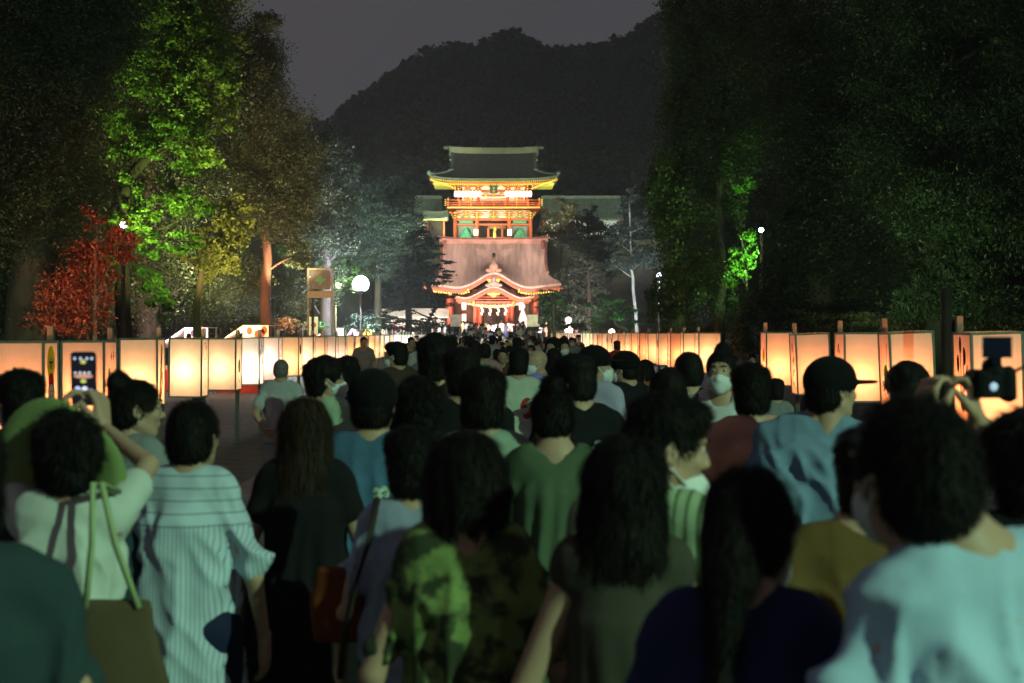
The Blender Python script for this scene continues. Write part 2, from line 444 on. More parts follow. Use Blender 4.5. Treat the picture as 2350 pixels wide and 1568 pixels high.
tree('pine_tree', 'pale grey pine with a straight white lit trunk', 80,
     [(1432,470,20,26),(1440,520,34,30),(1425,560,40,26),(1462,565,38,30),(1440,600,50,22),(1482,600,30,36),(1410,610,26,16),(1478,520,24,36),(1450,440,14,26)], (0.075,0.095,0.08),
     [(1466,765),(1460,740),(1452,640),(1448,560),(1444,460)], tr=0.13, seed=15, group=tg, cover=2.7, flat=0.45, asp=0.35, bark=(0.4,0.38,0.36))
tree('pine_tree', 'low spreading pine with a bent trunk behind the right lantern row', 66,
     [(1395,694,34,13),(1430,704,38,12),(1460,716,30,11),(1385,722,36,11),(1418,730,40,11),(1362,742,30,10),(1456,742,26,12),(1360,700,20,10)], (0.06,0.12,0.045),
     [(1462,772),(1440,756),(1415,745),(1410,716),(1404,700)], tr=0.14, seed=16, group=tg, cover=3.0, flat=0.35, asp=0.35, clump=0.15)
tree('cypress_tree', 'column shaped evergreen at the edge of the night sky on the right', 38,
     [(1562,20,42,80),(1560,140,44,90),(1558,260,44,90),(1545,380,50,90),(1520,450,42,80),(1545,520,52,80),(1548,620,48,80),(1552,710,46,50),(1580,-80,70,80),(1500,420,24,50),(1512,700,26,50)], (0.045,0.062,0.022),
     [(1552,765),(1552,500),(1556,200),(1560,0)], tr=0.28, seed=17, group=tg, cover=4, flat=1.2, droop=0.3)
tree('broadleaf_tree', 'dark tree hung with creepers behind the gap of the right lantern row', 37,
     [(1620,60,60,110),(1690,120,80,130),(1620,260,60,110),(1680,330,60,110),(1610,440,50,90),(1690,480,32,40),(1612,640,52,80),(1770,60,90,120),(1760,260,80,130),(1700,715,46,44)], (0.04,0.065,0.022),
     [(1652,765),(1654,600),(1650,430),(1660,250),(1680,90)], tr=0.16, seed=18, group=tg, cover=3.2, flat=1.1, droop=0.3, bark=(0.035,0.03,0.026))
tree('young_tree', 'small tree glowing vivid green next to a white lamp', 34.6,
     [(1716,545,22,24),(1706,585,28,28),(1690,625,30,26),(1674,650,22,16),(1697,425,27,20),(1722,600,18,24)], (0.07, 0.17, 0.02),
     [(1722,765),(1716,680),(1708,600),(1700,520),(1697,430)], tr=0.04, seed=19, group=tg, cover=4.4, leaf=0.09, bark=(.02,.016,.012))
tree('broadleaf_tree', 'huge dark evergreen behind the right lanterns nearest the gap', 28,
     [(1850,140,110,150),(1830,330,90,110),(1900,450,110,110),(1820,520,70,90),(1860,640,110,80),(1790,640,40,90),(1950,600,100,100),(1780,715,70,50),(1920,720,110,50),(1880,560,90,80),(1960,300,90,130)], (0.032,0.042,0.02),
     [(1880,765),(1880,560),(1870,300),(1860,100)], tr=0.35, seed=20, group=tg, cover=3.8)
tree('laurel_tree', 'dark tree with upright leaf tufts catching light in the upper right', 25,
     [(2080,180,110,120),(2200,130,120,110),(2320,180,100,130),(2060,350,120,110),(2200,320,120,120),(2330,380,90,130),(2120,480,120,90),(2260,520,120,100),(2050,30,140,100),(2250,0,140,100),(2380,60,100,120),(2160,630,90,70),(2120,690,80,50),(2230,690,80,50)], (0.034,0.055,0.024),
     [(2160,765),(2150,560),(2160,300),(2180,150)], tr=0.25, bark=(0.02,0.017,0.015), seed=21, group=tg, cover=3.8, droop=-0.4, asp=0.3, leaf=0.08)
tree('broadleaf_tree', 'low dark tree mass behind the nearest right lanterns', 29,
     [(2050,620,120,90),(2200,640,120,100),(2340,660,100,110),(2130,720,120,50),(2300,740,110,40),(2010,720,90,50),(2440,600,100,160)], (0.036,0.042,0.024),
     [(2180,765),(2180,680),(2190,560)], tr=0.22, seed=22, group=tg, cover=4)
tree('broadleaf_tree', 'dark tree row farther back on the right, mostly hidden', 52,
     [(1650,100,110,160),(1800,200,160,200),(2000,250,160,220),(2200,250,160,240),(1700,420,110,150),(1900,550,160,160),(2150,600,200,160),(2400,400,160,300),(1640,620,80,130),(1750,680,120,90),(1950,60,200,140),(2300,60,200,140)], (0.03,0.038,0.02),
     [(1850,765),(1850,500),(1850,200)], tr=0.5, seed=23, group=tg, cover=3.4)
tree('broadleaf_tree', 'dark tree row farther back on the left, mostly hidden', 62,
     [(60,150,180,220),(240,120,180,200),(400,240,120,180),(100,450,180,200),(330,500,150,180),(500,640,110,110),(640,680,70,70),(250,680,180,100),(560,720,80,50),(460,420,80,160)], (0.03,0.038,0.02),
     [(250,765),(250,500),(250,200)], tr=0.5, seed=24, group=tg, cover=3.4)
tree('broadleaf_tree', 'mid green tree behind the first aid sign', 64,
     [(770,590,26,20),(745,600,30,18),(800,640,22,40),(760,625,26,16),(700,560,24,20),(660,575,26,18)], (0.06,0.12,0.03),
     [(768,765),(770,680),(764,600)], tr=0.1, seed=25, group=tg, cover=2.6)
# shrubs
def shrub(label, Y, lobes, col, seed, x0, cover=3.6, **k):
    return tree('shrub', label, Y, lobes, col, [(x0, 765), (x0 + 4, lobes[0][1] + 20), (x0 + 6, lobes[0][1])], cover=cover, seed=seed, tr=0.05, cat='shrub', group='shrubs below the trees', **k)
shrub('tall red leaved shrub glowing red under the lamp at far left', 22.5, [(262,560,46,42),(232,600,60,54),(285,540,34,28),(210,650,70,48),(190,700,72,44),(170,745,80,30),(180,590,44,44),(215,500,30,24),(150,650,50,60),(120,720,50,40)], (0.17, 0.028, 0.014), 30, 215, cover=1.9, leaf=0.06, clump=.26)
shrub('dark green low pine shrub right of the red shrub', 48, [(420,722,54,14),(350,735,60,16),(470,710,26,14),(300,745,60,20),(390,700,26,12)], (0.05,0.08,0.03), 31, 390, flat=0.5)
shrub('rust brown round bush behind the left lanterns', 58, [(645,742,24,18),(668,748,18,16)], (0.16,0.07,0.03), 32, 650)
shrub('yellow brown round bush between rust bush and green bush', 59, [(692,745,18,15),(680,752,16,14)], (0.13,0.09,0.03), 33, 690)
shrub('small bright green clipped bush under the first aid sign', 57, [(733,750,20,10)], (0.05,0.13,0.03), 34, 733)
shrub('grey green bush under the white globe lamp', 60, [(838,738,38,18),(815,748,30,14),(860,750,30,12)], (0.06,0.09,0.06), 35, 838)
shrub('dark bush between the cone tree and the rust bush', 55, [(600,735,36,26),(560,745,40,20),(520,740,40,26)], (0.05,0.05,0.03), 36, 580)
shrub('long dark hedge mass behind the left lanterns', 50, [(60,740,120,36),(200,760,110,30),(460,752,60,20)], (0.035,0.035,0.02), 37, 100)
shrub('yellow green drooping shrub in the gap of the right lantern row', 29, [(1712,745,26,50),(1700,800,30,34),(1735,790,24,30),(1722,700,18,24)], (0.075,0.10,0.025), 38, 1712, droop=0.6, flat=1.2)
shrub('olive hedge behind the gap of the right lantern row', 40, [(1600,752,50,16),(1660,745,40,18),(1560,750,40,14)], (0.085,0.08,0.03), 39, 1600)
shrub('brown green hedge behind the near right lanterns', 26, [(1840,742,60,24),(1930,735,60,24),(2040,740,70,26),(2150,745,70,26),(2280,740,80,30)], (0.06,0.055,0.025), 40, 1950)
shrub('dark low planting along the terrace right of the dance hall', 104, [(1250,752,26,8),(1290,752,30,8),(1340,752,30,10),(1225,752,20,6)], (0.05,0.07,0.035), 41, 1290)
shrub('dark low planting along the terrace left of the dance hall', 104, [(930,756,40,10),(990,752,34,9),(880,752,34,12),(1030,755,16,7)], (0.04,0.06,0.035), 42, 960)

# ================================================================== THE SHRINE
m_red = mat('vermilion lacquer', (0.55, 0.10, 0.035), 0.45, 0.15, 3, spec=0.4)
m_gold = mat('gilt fitting', (0.85, 0.6, 0.12), 0.35, 0.1, 4, metal=0.6)
m_yel = mat('yellow rafter end', (0.75, 0.62, 0.10), 0.5, 0.1, 4)
m_white = mat('white plaster', (0.78, 0.78, 0.74), 0.8, 0.06, 3)
m_green = mat('green louvre paint', (0.05, 0.32, 0.20), 0.5, 0.15, 3)
m_tile = mat('dark roof tile', (0.12, 0.12, 0.115), 0.6, 0.25, 2.5)
m_ctile = mat('verdigris roof', (0.16, 0.20, 0.16), 0.6, 0.25, 2.0)
m_bark = mat('copper shingle roof', (0.52, 0.38, 0.32), 0.75, 0.22, 1.2, 0.35, 9, stretch=(3, 0.35, 0.35))
m_fascia = mat('weathered copper edge', (0.24, 0.11, 0.08), 0.6, 0.15, 2)
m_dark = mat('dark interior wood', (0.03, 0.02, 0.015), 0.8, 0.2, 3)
m_pale = mat('painted figure', (0.55, 0.6, 0.55), 0.7, 0.25, 5)

# ---------- two storey gate at the head of the stairs
D = 165.0
def GX(p): return (p - VX) / F * D
def GZ(p): return EYE - (p - HY) / F * D
B0 = 12.42
gate = thing('shrine_gate', 'two storey vermilion gate with tiled roof above the dance hall', 'gate', (0, D, B0))
def g(mb, name, m, kind=None, smooth=False): return mb.build(name, m, gate, smooth, kind=kind)
z = lambda p: GZ(p) - B0
RW, VW, EW, ED = 5.45, 4.85, 7.3, 4.6        # ridge, verge and eave half widths; eave depth in front of the centre line
zr, ze = z(352), z(420)
def roof_pt(u, v, side=-1):
    """u across -1..1, v down the slope 0..1; side -1 front, +1 back"""
    w = VW + 0.25 if v < 0.6 else VW + 0.25 + (EW - VW - 0.25) * (v - 0.6) / 0.4
    zz = zr - (zr - ze) * (1 - (1 - v) ** 1.35 * (1 + 0.0 * v)) if False else ze + (zr - ze) * (1 - v) ** 1.3
    return Vector((u * w, side * ED * v, zz + 0.45 * abs(u) ** 5 * v ** 4))
for sd, nm in ((-1, 'roof_slope'), (1, 'roof_slope')):
    mb = MB(); mb.sheet(lambda u, v: roof_pt(u * 2 - 1, v, sd), 28, 14, 0.22); g(mb, nm, m_tile)
for s_ in (-1, 1):                            # hipped ends
    mb = MB()
    def hip(u, v):
        a = roof_pt(s_, 0.6 + 0.4 * v, -1); c = roof_pt(s_, 0.6 + 0.4 * v, 1); p = a.lerp(c, u); p.x = a.x; p.z = a.z - 0.25 * (1 - (2*u-1) ** 2) * v; return p
    mb.sheet(hip, 10, 6, 0.2); g(mb, 'hip_roof', m_tile)
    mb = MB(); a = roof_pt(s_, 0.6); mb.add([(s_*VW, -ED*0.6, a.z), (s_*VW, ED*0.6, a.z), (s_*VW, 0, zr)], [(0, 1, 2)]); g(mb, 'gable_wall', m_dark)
    mb = MB(); mb.tube([roof_pt(s_ * 0.93, v) + Vector((0, -0.02, 0.16)) for v in (0.02, 0.2, 0.4, 0.6)], 0.15, 8); mb.ball(roof_pt(s_*0.93, 0.62) + Vector((0, -0.1, 0.2)), (0.34, 0.2, 0.14)); g(mb, 'descending_ridge', m_ctile)
    mb = MB(); mb.tube([roof_pt(s_ * (0.93 + 0.07 * (v - .6) / .4), v) + Vector((0, -0.02, 0.14)) for v in (0.62, 0.75, 0.9, 1.0)], 0.14, 8); mb.ball(roof_pt(s_, 1.0) + Vector((0, 0, 0.2)), (0.26, 0.22, 0.28)); g(mb, 'corner_ridge', m_ctile)
    mb = MB(); mb.cbox((s_*5.05, 0, zr + 0.2), (0.22, 0.9, 1.2)); mb.ball((s_*5.45, 0, z(339)), (0.42, 0.25, 0.22)); g(mb, 'ridge_end_tile', m_ctile)
    mb = MB(); mb.cbox((s_*4.98, -1.0, zr - 1.2), (0.2, 0.12, 0.8)); g(mb, 'gable_ornament', m_pale)
# round tile rows running down the front slope
rib = MB()
for i in range(-36, 37):
    if abs(i) > 36: continue
    x = i * 0.2
    v0 = 0.0 if abs(x) < VW else 0.6 + 0.4 * (abs(x) - VW) / (EW - VW)
    pts = []
    for q in range(7):
        v = v0 + (1 - v0) * q / 6
        w = VW + 0.25 if v < 0.6 else VW + 0.25 + (EW - VW - 0.25) * (v - 0.6) / 0.4
        p = roof_pt(max(-1, min(1, x / w)), v); pts.append((x, p.y - 0.01, p.z + 0.03))
    rib.tube(pts, 0.06, 5)
g(rib, 'tile_rows', m_tile, 'stuff')
mb = MB()
for i in range(-36, 37):
    x = i * 0.2; p = roof_pt(max(-1, min(1, x / EW)), 1.0); mb.ball((x, p.y - 0.06, p.z - 0.02), (0.085, 0.05, 0.085), 6, 4)
g(mb, 'eave_tile_ends', m_ctile, 'stuff')
mb = MB(); mb.sheet(lambda u, v: (-VW - 0.1 + (2*VW + 0.2) * u, -0.36 + 0.72 * v, z(340) + 0.16 * abs(2*u-1) ** 3), 12, 1, 0.7); g(mb, 'ridge', mat('ridge tiles', (0.28, 0.29, 0.2), 0.7, 0.2, 1, 0.3, 20))
# rafters, two rows with painted ends
for row, (dy, dz, hw) in enumerate(((0.0, -0.18, 0.075), (0.9, -0.42, 0.075))):
    mb = MB(); me = MB()
    for i in range(-30, 31):
        x = i * 0.236
        if row and abs(x) > 6.3: continue
        p = roof_pt(max(-1, min(1, x / EW)), 1.0)
        mb.box(x - 0.06, x + 0.06, p.y + dy + 0.12, -2.2, p.z + dz - 0.11 - 0.1, p.z + dz + 0.03 - 0.1)
        me.box(x - 0.065, x + 0.065, p.y + dy + 0.08, p.y + dy + 0.119, p.z + dz - 0.22, p.z + dz - 0.06)
    g(mb, 'rafters', m_red, 'stuff'); g(me, 'rafter_ends', m_yel, 'stuff')
mb = MB(); mb.sheet(lambda u, v: roof_pt(2*u-1, 1.0) + Vector((0, 0.05 + 1.7 * v, -0.42 - 0.1 * v)), 20, 2, 0.03); g(mb, 'soffit', m_red)
# side rafters and corner beams
for s_ in (-1, 1):
    mb = MB(); mb.tube([(s_*4.4, -2.2, ze - 0.75), (s_*7.15, -ED + 0.1, ze - 0.05)], 0.13, 4); g(mb, 'corner_beam', m_yel)
    mb = MB()
    for k in range(12): mb.box(min(s_*4.6, s_*6.9), max(s_*4.6, s_*6.9), -3.6 + k*0.6, -3.48 + k*0.6, ze - 0.45, ze - 0.33)
    g(mb, 'side_rafters', m_yel, 'stuff')
# upper storey: bracket clusters, walls, columns
cols = [GX(1045.6), GX(1094.8), GX(1168), GX(1216)]
zu0, zu1 = z(470), z(425)
mb = MB(); mb.box(-3.6, 3.6, -2.0, 2.0, zu0, zu1 + 0.4); g(mb, 'upper_wall', m_white)
ucols = [c * 0.92 for c in cols]
for c in ucols:
    mb = MB(); mb.tube([(c, -2.12, zu0), (c, -2.12, zu1 - 0.55)], 0.16, 10); g(mb, 'upper_column', m_red)
mb = MB()
for zz_ in (0.05, 0.75, 1.25): mb.box(-3.9, 3.9, -2.17, -2.0, zu0 + zz_, zu0 + zz_ + 0.16)
g(mb, 'upper_tie_beams', m_red)
for k in (-1, 1):
    mb = MB(); mb.box(k*2.9 - 0.5, k*2.9 + 0.5, -2.1, -2.02, zu0 + 0.28, zu0 + 0.68); g(mb, 'upper_window', mat('yellow green lattice', (0.35, 0.36, 0.08), 0.6, 0.1, 5))
    mb = MB()
    for q in range(5): mb.box(k*2.9 - 0.5, k*2.9 + 0.5, -2.13, -2.1, zu0 + 0.3 + q*0.08, zu0 + 0.33 + q*0.08)
    g(mb, 'window_lattice', m_red)
def bracket(x, yy, zz, s=1.0, n=3, lean=0):
    mb = MB(); me = MB()
    for k in range(n):
        w = 0.34 + 0.22 * k; yk = yy - 0.28 * k
        mb.box(x - w*s/1.0, x + w*s, yk - 0.07, yk + 0.07, zz + 0.26*k, zz + 0.26*k + 0.13)
        mb.box(x - 0.07, x + 0.07, yk - 0.30, yy, zz + 0.26*k, zz + 0.26*k + 0.12)
        for q in (-1, 0, 1):
            me.box(x + q*w*s*0.88 - 0.08, x + q*w*s*0.88 + 0.08, yk - 0.10, yk + 0.08, zz + 0.26*k + 0.132, zz + 0.26*k + 0.225)
        me.box(x - 0.075, x + 0.075, yk - 0.33, yk - 0.30, zz + 0.26*k - 0.01, zz + 0.26*k + 0.13)
    g(mb, 'bracket', m_red, 'stuff'); g(me, 'bracket_block', m_yel, 'stuff')
for x in ucols + [0.0, (ucols[0]+ucols[1])/2, (ucols[2]+ucols[3])/2, -4.4, 4.4]: bracket(x, -2.2, zu1 - 0.75, 1.0, 3)
# name plaque
mb = MB(); mb.add([(-0.42,-3.35,z(450)),(0.42,-3.35,z(450)),(0.42,-3.65,z(426)),(-0.42,-3.65,z(426)),(-0.42,-3.25,z(450)),(0.42,-3.25,z(450)),(0.42,-3.55,z(426)),(-0.42,-3.55,z(426))],
                   [(0,1,2,3),(7,6,5,4),(0,3,7,4),(1,5,6,2),(3,2,6,7),(0,4,5,1)])
pl = g(mb, 'name_plaque', mat('plaque green', (0.02, 0.05, 0.03), 0.4, 0.1, 4)); pl['label'] = 'dark green name plaque with gilt characters'
mb = MB()
for zz_, w_ in ((0.98, .17), (0.6, .13), (0.25, .16)):
    y_ = -3.38 - 0.3 * zz_ / 1.2; z_ = z(450) + zz_ - 0.06
    mb.box(-w_, w_, y_ - 0.03, y_ - 0.01, z_ + 0.07, z_ + 0.12); mb.box(-0.03, 0.03, y_ - 0.035, y_ - 0.012, z_ - 0.12, z_ + 0.16); mb.box(-w_*0.8, -w_*0.8 + 0.05, y_ - 0.03, y_ - 0.01, z_ - 0.11, z_ + 0.02); mb.box(w_*0.5, w_*0.5 + 0.05, y_ - 0.03, y_ - 0.01, z_ - 0.11, z_ + 0.04)
mb.build('plaque_writing', m_gold, pl)
# gilt crests under the plaque
mb = MB()
for x, w_ in ((0, .2), (-.9, .13), (.9, .13)): mb.ball((x, -2.2, zu0 + 1.0), (w_, 0.04, 0.16), 8, 6)
g(mb, 'gilt_crests', m_gold)
# balcony
zb = z(484)
mb = MB(); mb.box(-5.3, 5.3, -3.3, 3.3, zb, zb + 0.28); g(mb, 'balcony_floor', m_red)
mb = MB(); mb.box(-5.35, 5.35, -3.36, -3.3, zb + 0.02, zb + 0.10); g(mb, 'balcony_edge', m_yel)
mb = MB()
for zz_ in (0.42, 0.62, 0.92): mb.box(-5.5, 5.5, -3.2, -3.12, zb + zz_, zb + zz_ + 0.07); mb.box(-5.24, -5.16, -3.1, 3.2, zb + zz_, zb + zz_ + 0.07); mb.box(5.16, 5.24, -3.1, 3.2, zb + zz_, zb + zz_ + 0.07)
g(mb, 'balcony_rail', m_red)
for i in range(9):
    x = -5.2 + 1.3 * i
    mb = MB(); mb.box(x - 0.06, x + 0.06, -3.23, -3.09, zb + 0.28, zb + 1.0); g(mb, 'baluster', m_red)
    if i in (0, 2, 4, 6, 8): mb = MB(); mb.ball((x, -3.16, zb + 1.08), (0.10, 0.10, 0.14), 8, 6); g(mb, 'gilt_knob', m_gold)
for s_ in (-1, 1):
    mb = MB()
    for q in range(4): mb.ball((s_*5.5, -3.16, zb + 0.35 + 0.22 * q), (0.12, 0.08, 0.06), 8, 5)
    g(mb, 'rail_end_fittings', m_yel)
# lower storey
zl1 = z(486); zl0 = 0.0
for c in cols + [-cols[3]*0 + c for c in ()]:
    mb = MB(); mb.tube([(c, -2.3, zl0), (c, -2.3, zl1 - 0.9)], 0.22, 12); g(mb, 'column', m_red)
    bracket(c, -2.35, zl1 - 1.0, 0.8, 3)
bracket(0, -2.3, zl1 - 0.95, 0.7, 3)
for c in ((cols[0]+cols[1])/2, (cols[2]+cols[3])/2): bracket(c, -2.3, zl1 - 0.9, 0.6, 3)
mb = MB(); mb.box(-4.3, 4.15, -2.2, -2.1, z(504), zl1); g(mb, 'plaster_band', m_white)
mb = MB()
for zz_ in (z(496), z(500.5), z(490.5)): mb.box(-4.3, 4.15, -2.24, -2.2, zz_, zz_ + 0.11)
g(mb, 'bracket_purlins', m_red)
mb = MB(); mb.box(-4.5, 4.35, -2.4, -2.0, z(510), z(504.5)); mb.box(-4.4, 4.2, -2.36, -2.04, z(521), z(517)); g(mb, 'tie_beams', m_red)
mb = MB()
for x in (0, (cols[0]+cols[1])/2, (cols[2]+cols[3])/2):
    mb.add([(x-0.7,-2.3,z(504)),(x+0.7,-2.3,z(504)),(x+0.2,-2.3,z(498)),(x-0.2,-2.3,z(498)),(x-0.7,-2.22,z(504)),(x+0.7,-2.22,z(504)),(x+0.2,-2.22,z(498)),(x-0.2,-2.22,z(498))],[(0,1,2,3),(0,3,7,4),(1,5,6,2),(3,2,6,7)])
g(mb, 'frog_leg_strut', m_green)
for a, c in ((cols[0], cols[1]), (cols[2], cols[3])):
    mb = MB(); mb.box(a + 0.45, c - 0.45, -2.3, -2.22, z(516), z(510.5)); g(mb, 'green_louvre', m_green)
    mb = MB(); mb.box(a + 0.22, c - 0.22, -1.3, -1.2, zl0, z(521)); g(mb, 'niche_back', mat('pale niche wall', (0.28, 0.32, 0.3), 0.8, 0.1, 2))
    mb = MB(); xc = (a + c) / 2
    mb.ball((xc, -1.8, z(548)), (0.75, 0.3, 0.6)); mb.ball((xc, -1.8, z(538)), (0.42, 0.25, 0.5)); mb.ball((xc, -1.85, z(530.5)), (0.16, 0.16, 0.2)); mb.ball((xc, -1.85, z(528)), (0.08, 0.08, 0.2))
    gd = g(mb, 'guardian_statue', mat('green robe', (0.08, 0.35, 0.22), 0.7, 0.2, 3), smooth=True)
mb = MB(); mb.box(cols[1] + 0.22, cols[2] - 0.22, -1.0, -0.9, zl0, z(521)); g(mb, 'doorway', m_dark)
mb = MB(); mb.box(cols[1] + 1.3, cols[2] - 0.4, -1.6, -1.5, z(528), z(521)); g(mb, 'door_curtain', mat('bamboo blind', (0.2, 0.11, 0.04), 0.8, 0.2, 6))
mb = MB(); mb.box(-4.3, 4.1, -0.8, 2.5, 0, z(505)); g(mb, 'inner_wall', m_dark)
# altar stand glimpsed in the doorway
mb = MB(); mb.box(-0.85, 1.45, -1.5, -1.1, z(551), z(546)); mb.box(-0.75, -0.5, -1.5, -1.2, z(546), z(526)); mb.box(0.85, 1.1, -1.5, -1.2, z(546), z(526)); g(mb, 'red_altar', m_red)
mb = MB(); mb.ball((0.1, -1.5, z(541)), (0.22, 0.15, 0.7)); mb.ball((0.15, -1.5, z(528)), (0.2, 0.15, 0.3)); g(mb, 'gilt_ornament', m_gold, smooth=True)

# rows of paper lanterns under the gate eaves
lan = MB()
for k in range(8):
    a = k / 7; r = 0.30 * (0.55 + 0.45 * math.sin(math.pi * (0.1 + 0.8 * a)) ** 0.5)
lanme = None
pr = [(0.0, 0.10), (0.04, 0.14), (0.18, 0.175), (0.34, 0.185), (0.50, 0.175), (0.62, 0.14), (0.66, 0.10)]
lan.tube([(0, 0, -h) for h, r in pr], [r for h, r in pr], 12)
m_glow = emit_mat('lit lantern paper', (1.0, 0.66, 0.38), 5.0)
lanme = lan.mesh('paper', m_glow, True)
capb = MB(); capb.tube([(0, 0, 0.001), (0, 0, 0.05)], 0.105, 10); capme = capb.mesh('cap', m_dark)
for a, c, side in ((1048, 1101, 'left'), (1162, 1215, 'right')):
    for i in range(8):
        x = GX(a + (c - a) * i / 7)
        t = thing('paper_lantern', '%s glowing paper lantern from the left in the %s row under gate eaves' % (['first', 'second', 'third', 'fourth', 'fifth', 'sixth', 'seventh', 'eighth'][i], side), 'lantern', (x, D - 3.75, GZ(446)), 0, 'paper lanterns in the %s row under the gate eaves' % side)
        link('paper', lanme, t); link('cap', capme, t)
for x, nm in ((1093, 'left'), (1168.5, 'right')):
    t = thing('box_lantern', 'white lit box lantern before the %s inner column of the gate' % nm, 'lantern', (GX(x), D - 2.9, GZ(545)))
    mb = MB(); mb.box(-.22, .22, -.2, .2, 0, .72); mb.build('shade', m_glow, t)
    mb = MB(); mb.box(-.27, .27, -.25, .25, .721, .78); mb.box(-.25, .25, -.22, .22, -.06, -.001); mb.tube([(0, 0, GZ(545) * -1 + B0), (0, 0, -0.06)], 0.04, 6); mb.build('frame', m_dark, t)
# floodlights added for the gate and its roof, fixtures unseen
for x in (-5.0, 0, 5.0):
    spot_light('added_gate_flood', (x, D - 8.5, B0 + 0.3), (x * 0.7, D - 1, B0 + 6), (0.95, 1.0, 0.60), 1700, 95, 0.3)
for x in (-3.2, 3.2): point_light('gate_eave_light', (x, D - 4.4, GZ(458)), (1, 0.8, 0.4), 160, 0.3)
point_light('gate_niche_light', (0.2, D - 2.2, B0 + 2.1), (1, 0.4, 0.3), 60)
for x in (-7, 7): spot_light('added_roof_flood', (x, D - 24, 12.6), (x * 0.4, D - 1, 22.0), (0.85, 1.0, 0.55), 6000, 50, 0.3)

# ---------- corridors beside the gate
def corridor(x0, x1, label):
    t = thing('corridor', label, 'building', ((x0 + x1) / 2, 170, B0)); cx = (x0 + x1) / 2
    def q(mb, nm, m, kind=None): return mb.build(nm, m, t, kind=kind)
    zt = GZ(447) - B0; zl = GZ(500) - B0 
    mb = MB(); mb.sheet(lambda u, v: (x0 - cx + (x1 - x0) * u, -3.4 * v, zl + (zt - zl) * (1 - v) ** 1.25), 4, 6, 0.2); q(mb, 'roof', m_ctile)
    mb = MB(); mb.sheet(lambda u, v: (x0 - cx + (x1 - x0) * u, 3.4 * v, zl + (zt - zl) * (1 - v) ** 1.25), 4, 6, 0.2); q(mb, 'back_roof', m_ctile)
    mb = MB(); n = int((x1 - x0) / 0.26)
    for i in range(n):
        x = x0 - cx + 0.13 + i * 0.26; mb.tube([(x, -3.4 * v, zl + (zt - zl) * (1 - v) ** 1.25 + 0.03) for v in (0, .3, .6, 1)], 0.06, 5)
    q(mb, 'tile_rows', m_ctile, 'stuff')
    mb = MB(); mb.box(x0 - cx, x1 - cx, -0.25, 0.25, zt, zt + 0.35); q(mb, 'ridge', m_ctile)
    mb = MB(); mb.box(x0 - cx + .2, x1 - cx - .2, -1.8, 1.8, 0, zl + 0.5); q(mb, 'wall', m_white)
    k = max(2, int((x1 - x0) / 2.4))
    for i in range(k + 1):
        x = x0 - cx + 0.3 + (x1 - x0 - 0.6) * i / k; mb = MB(); mb.tube([(x, -1.95, 0), (x, -1.95, zl + .4)], 0.14, 8); q(mb, 'column', m_red)
def CX(p): return (p - VX) / F * 168
corridor(CX(950), CX(1013), 'grey tiled corridor roof showing left of the gate')
corridor(CX(1243), CX(1428), 'long green grey corridor roof right of the gate')
for x in (-9, 9, 14): spot_light('added_corridor_flood', (x, 150, 13.5), (x, 169, 15.5), (0.8, 1, 0.72), 6500, 80, 0.3)  # added to brighten the corridor roofs, fixtures unseen
# small side building left of the gate
t = thing('side_shrine', 'small roofed side shrine low to the left of the gate', 'shrine', (GX(1004), 160, B0))
mb = MB(); mb.sheet(lambda u, v: (-1.4 + 2.8 * u, -1.4 * v, 3.1 - 0.9 * v ** 0.8 + 0.15 * abs(2*u-1) ** 3), 8, 4, 0.15); mb.sheet(lambda u, v: (-1.4 + 2.8 * u, 1.4 * v, 3.1 - 0.9 * v ** 0.8), 8, 4, 0.15); mb.build('roof', m_ctile, t)
for sx in (-1, 1):
    mb = MB(); mb.tube([(sx * 0.95, -0.8, 0), (sx * 0.95, -0.8, 2.2)], 0.12, 8); mb.build('column', m_red, t)
mb = MB(); mb.box(-1.3, 1.3, -1.2, -1.0, 2.0, 2.18); mb.build('beam', m_yel, t)
mb = MB(); mb.box(-0.8, 0.8, -0.4, 0.8, 0, 2.0); mb.build('wall', m_dark, t)

# ---------- dance hall below the stairs
D2 = 130.0
H0 = 1.12
def MX(p): return (p - VX) / F * D2
def MZ(p): return EYE - (p - HY) / F * D2 - H0
hall = thing('dance_hall', 'open vermilion dance hall with sweeping bowed copper roof', 'building', (0, D2, H0))
def h(mb, name, m, kind=None, smooth=False): return mb.build(name, m, hall, smooth, kind=kind)
zr, ze = MZ(556), MZ(660)
BD = 5.0
def hall_w(v):
    if v < 0.62: return 4.9 + 0.12 * math.sin(v / 0.62 * math.pi) * -1
    return 4.9 + 1.42 * ((v - 0.62) / 0.38) ** 1.4
def hall_pt(u, v, sd=-1):
    w = hall_w(v); x = u * w
    zz = ze + (zr - ze) * (0.62 * (1 - v) ** 1.0 + 0.38 * (1 - v) ** 2.4)
    y = sd * (0.2 + BD * v)
    if sd < 0:
        k = max(0.0, (v - 0.30) / 0.70); k = k * k * (3 - 2 * k)
        K = 1.12 * math.exp(-(x / 1.55) ** 2) - 0.16 * math.exp(-((abs(x) - 3.1) / 1.0) ** 2)
        zz += K * (0.10 + 0.9 * k) * (1 if v > 0.3 else v / 0.3) + 0.0
        y -= 0.55 * k * math.exp(-(x / 2.6) ** 2)
    zz += 0.28 * abs(u) ** 6 * v ** 3
    return Vector((x, y, zz))
for sd in (-1, 1):
    mb = MB(); mb.sheet(lambda u, v: hall_pt(2*u-1, v, sd), 60, 26, 0.14); h(mb, 'roof_slope', m_bark, smooth=True)
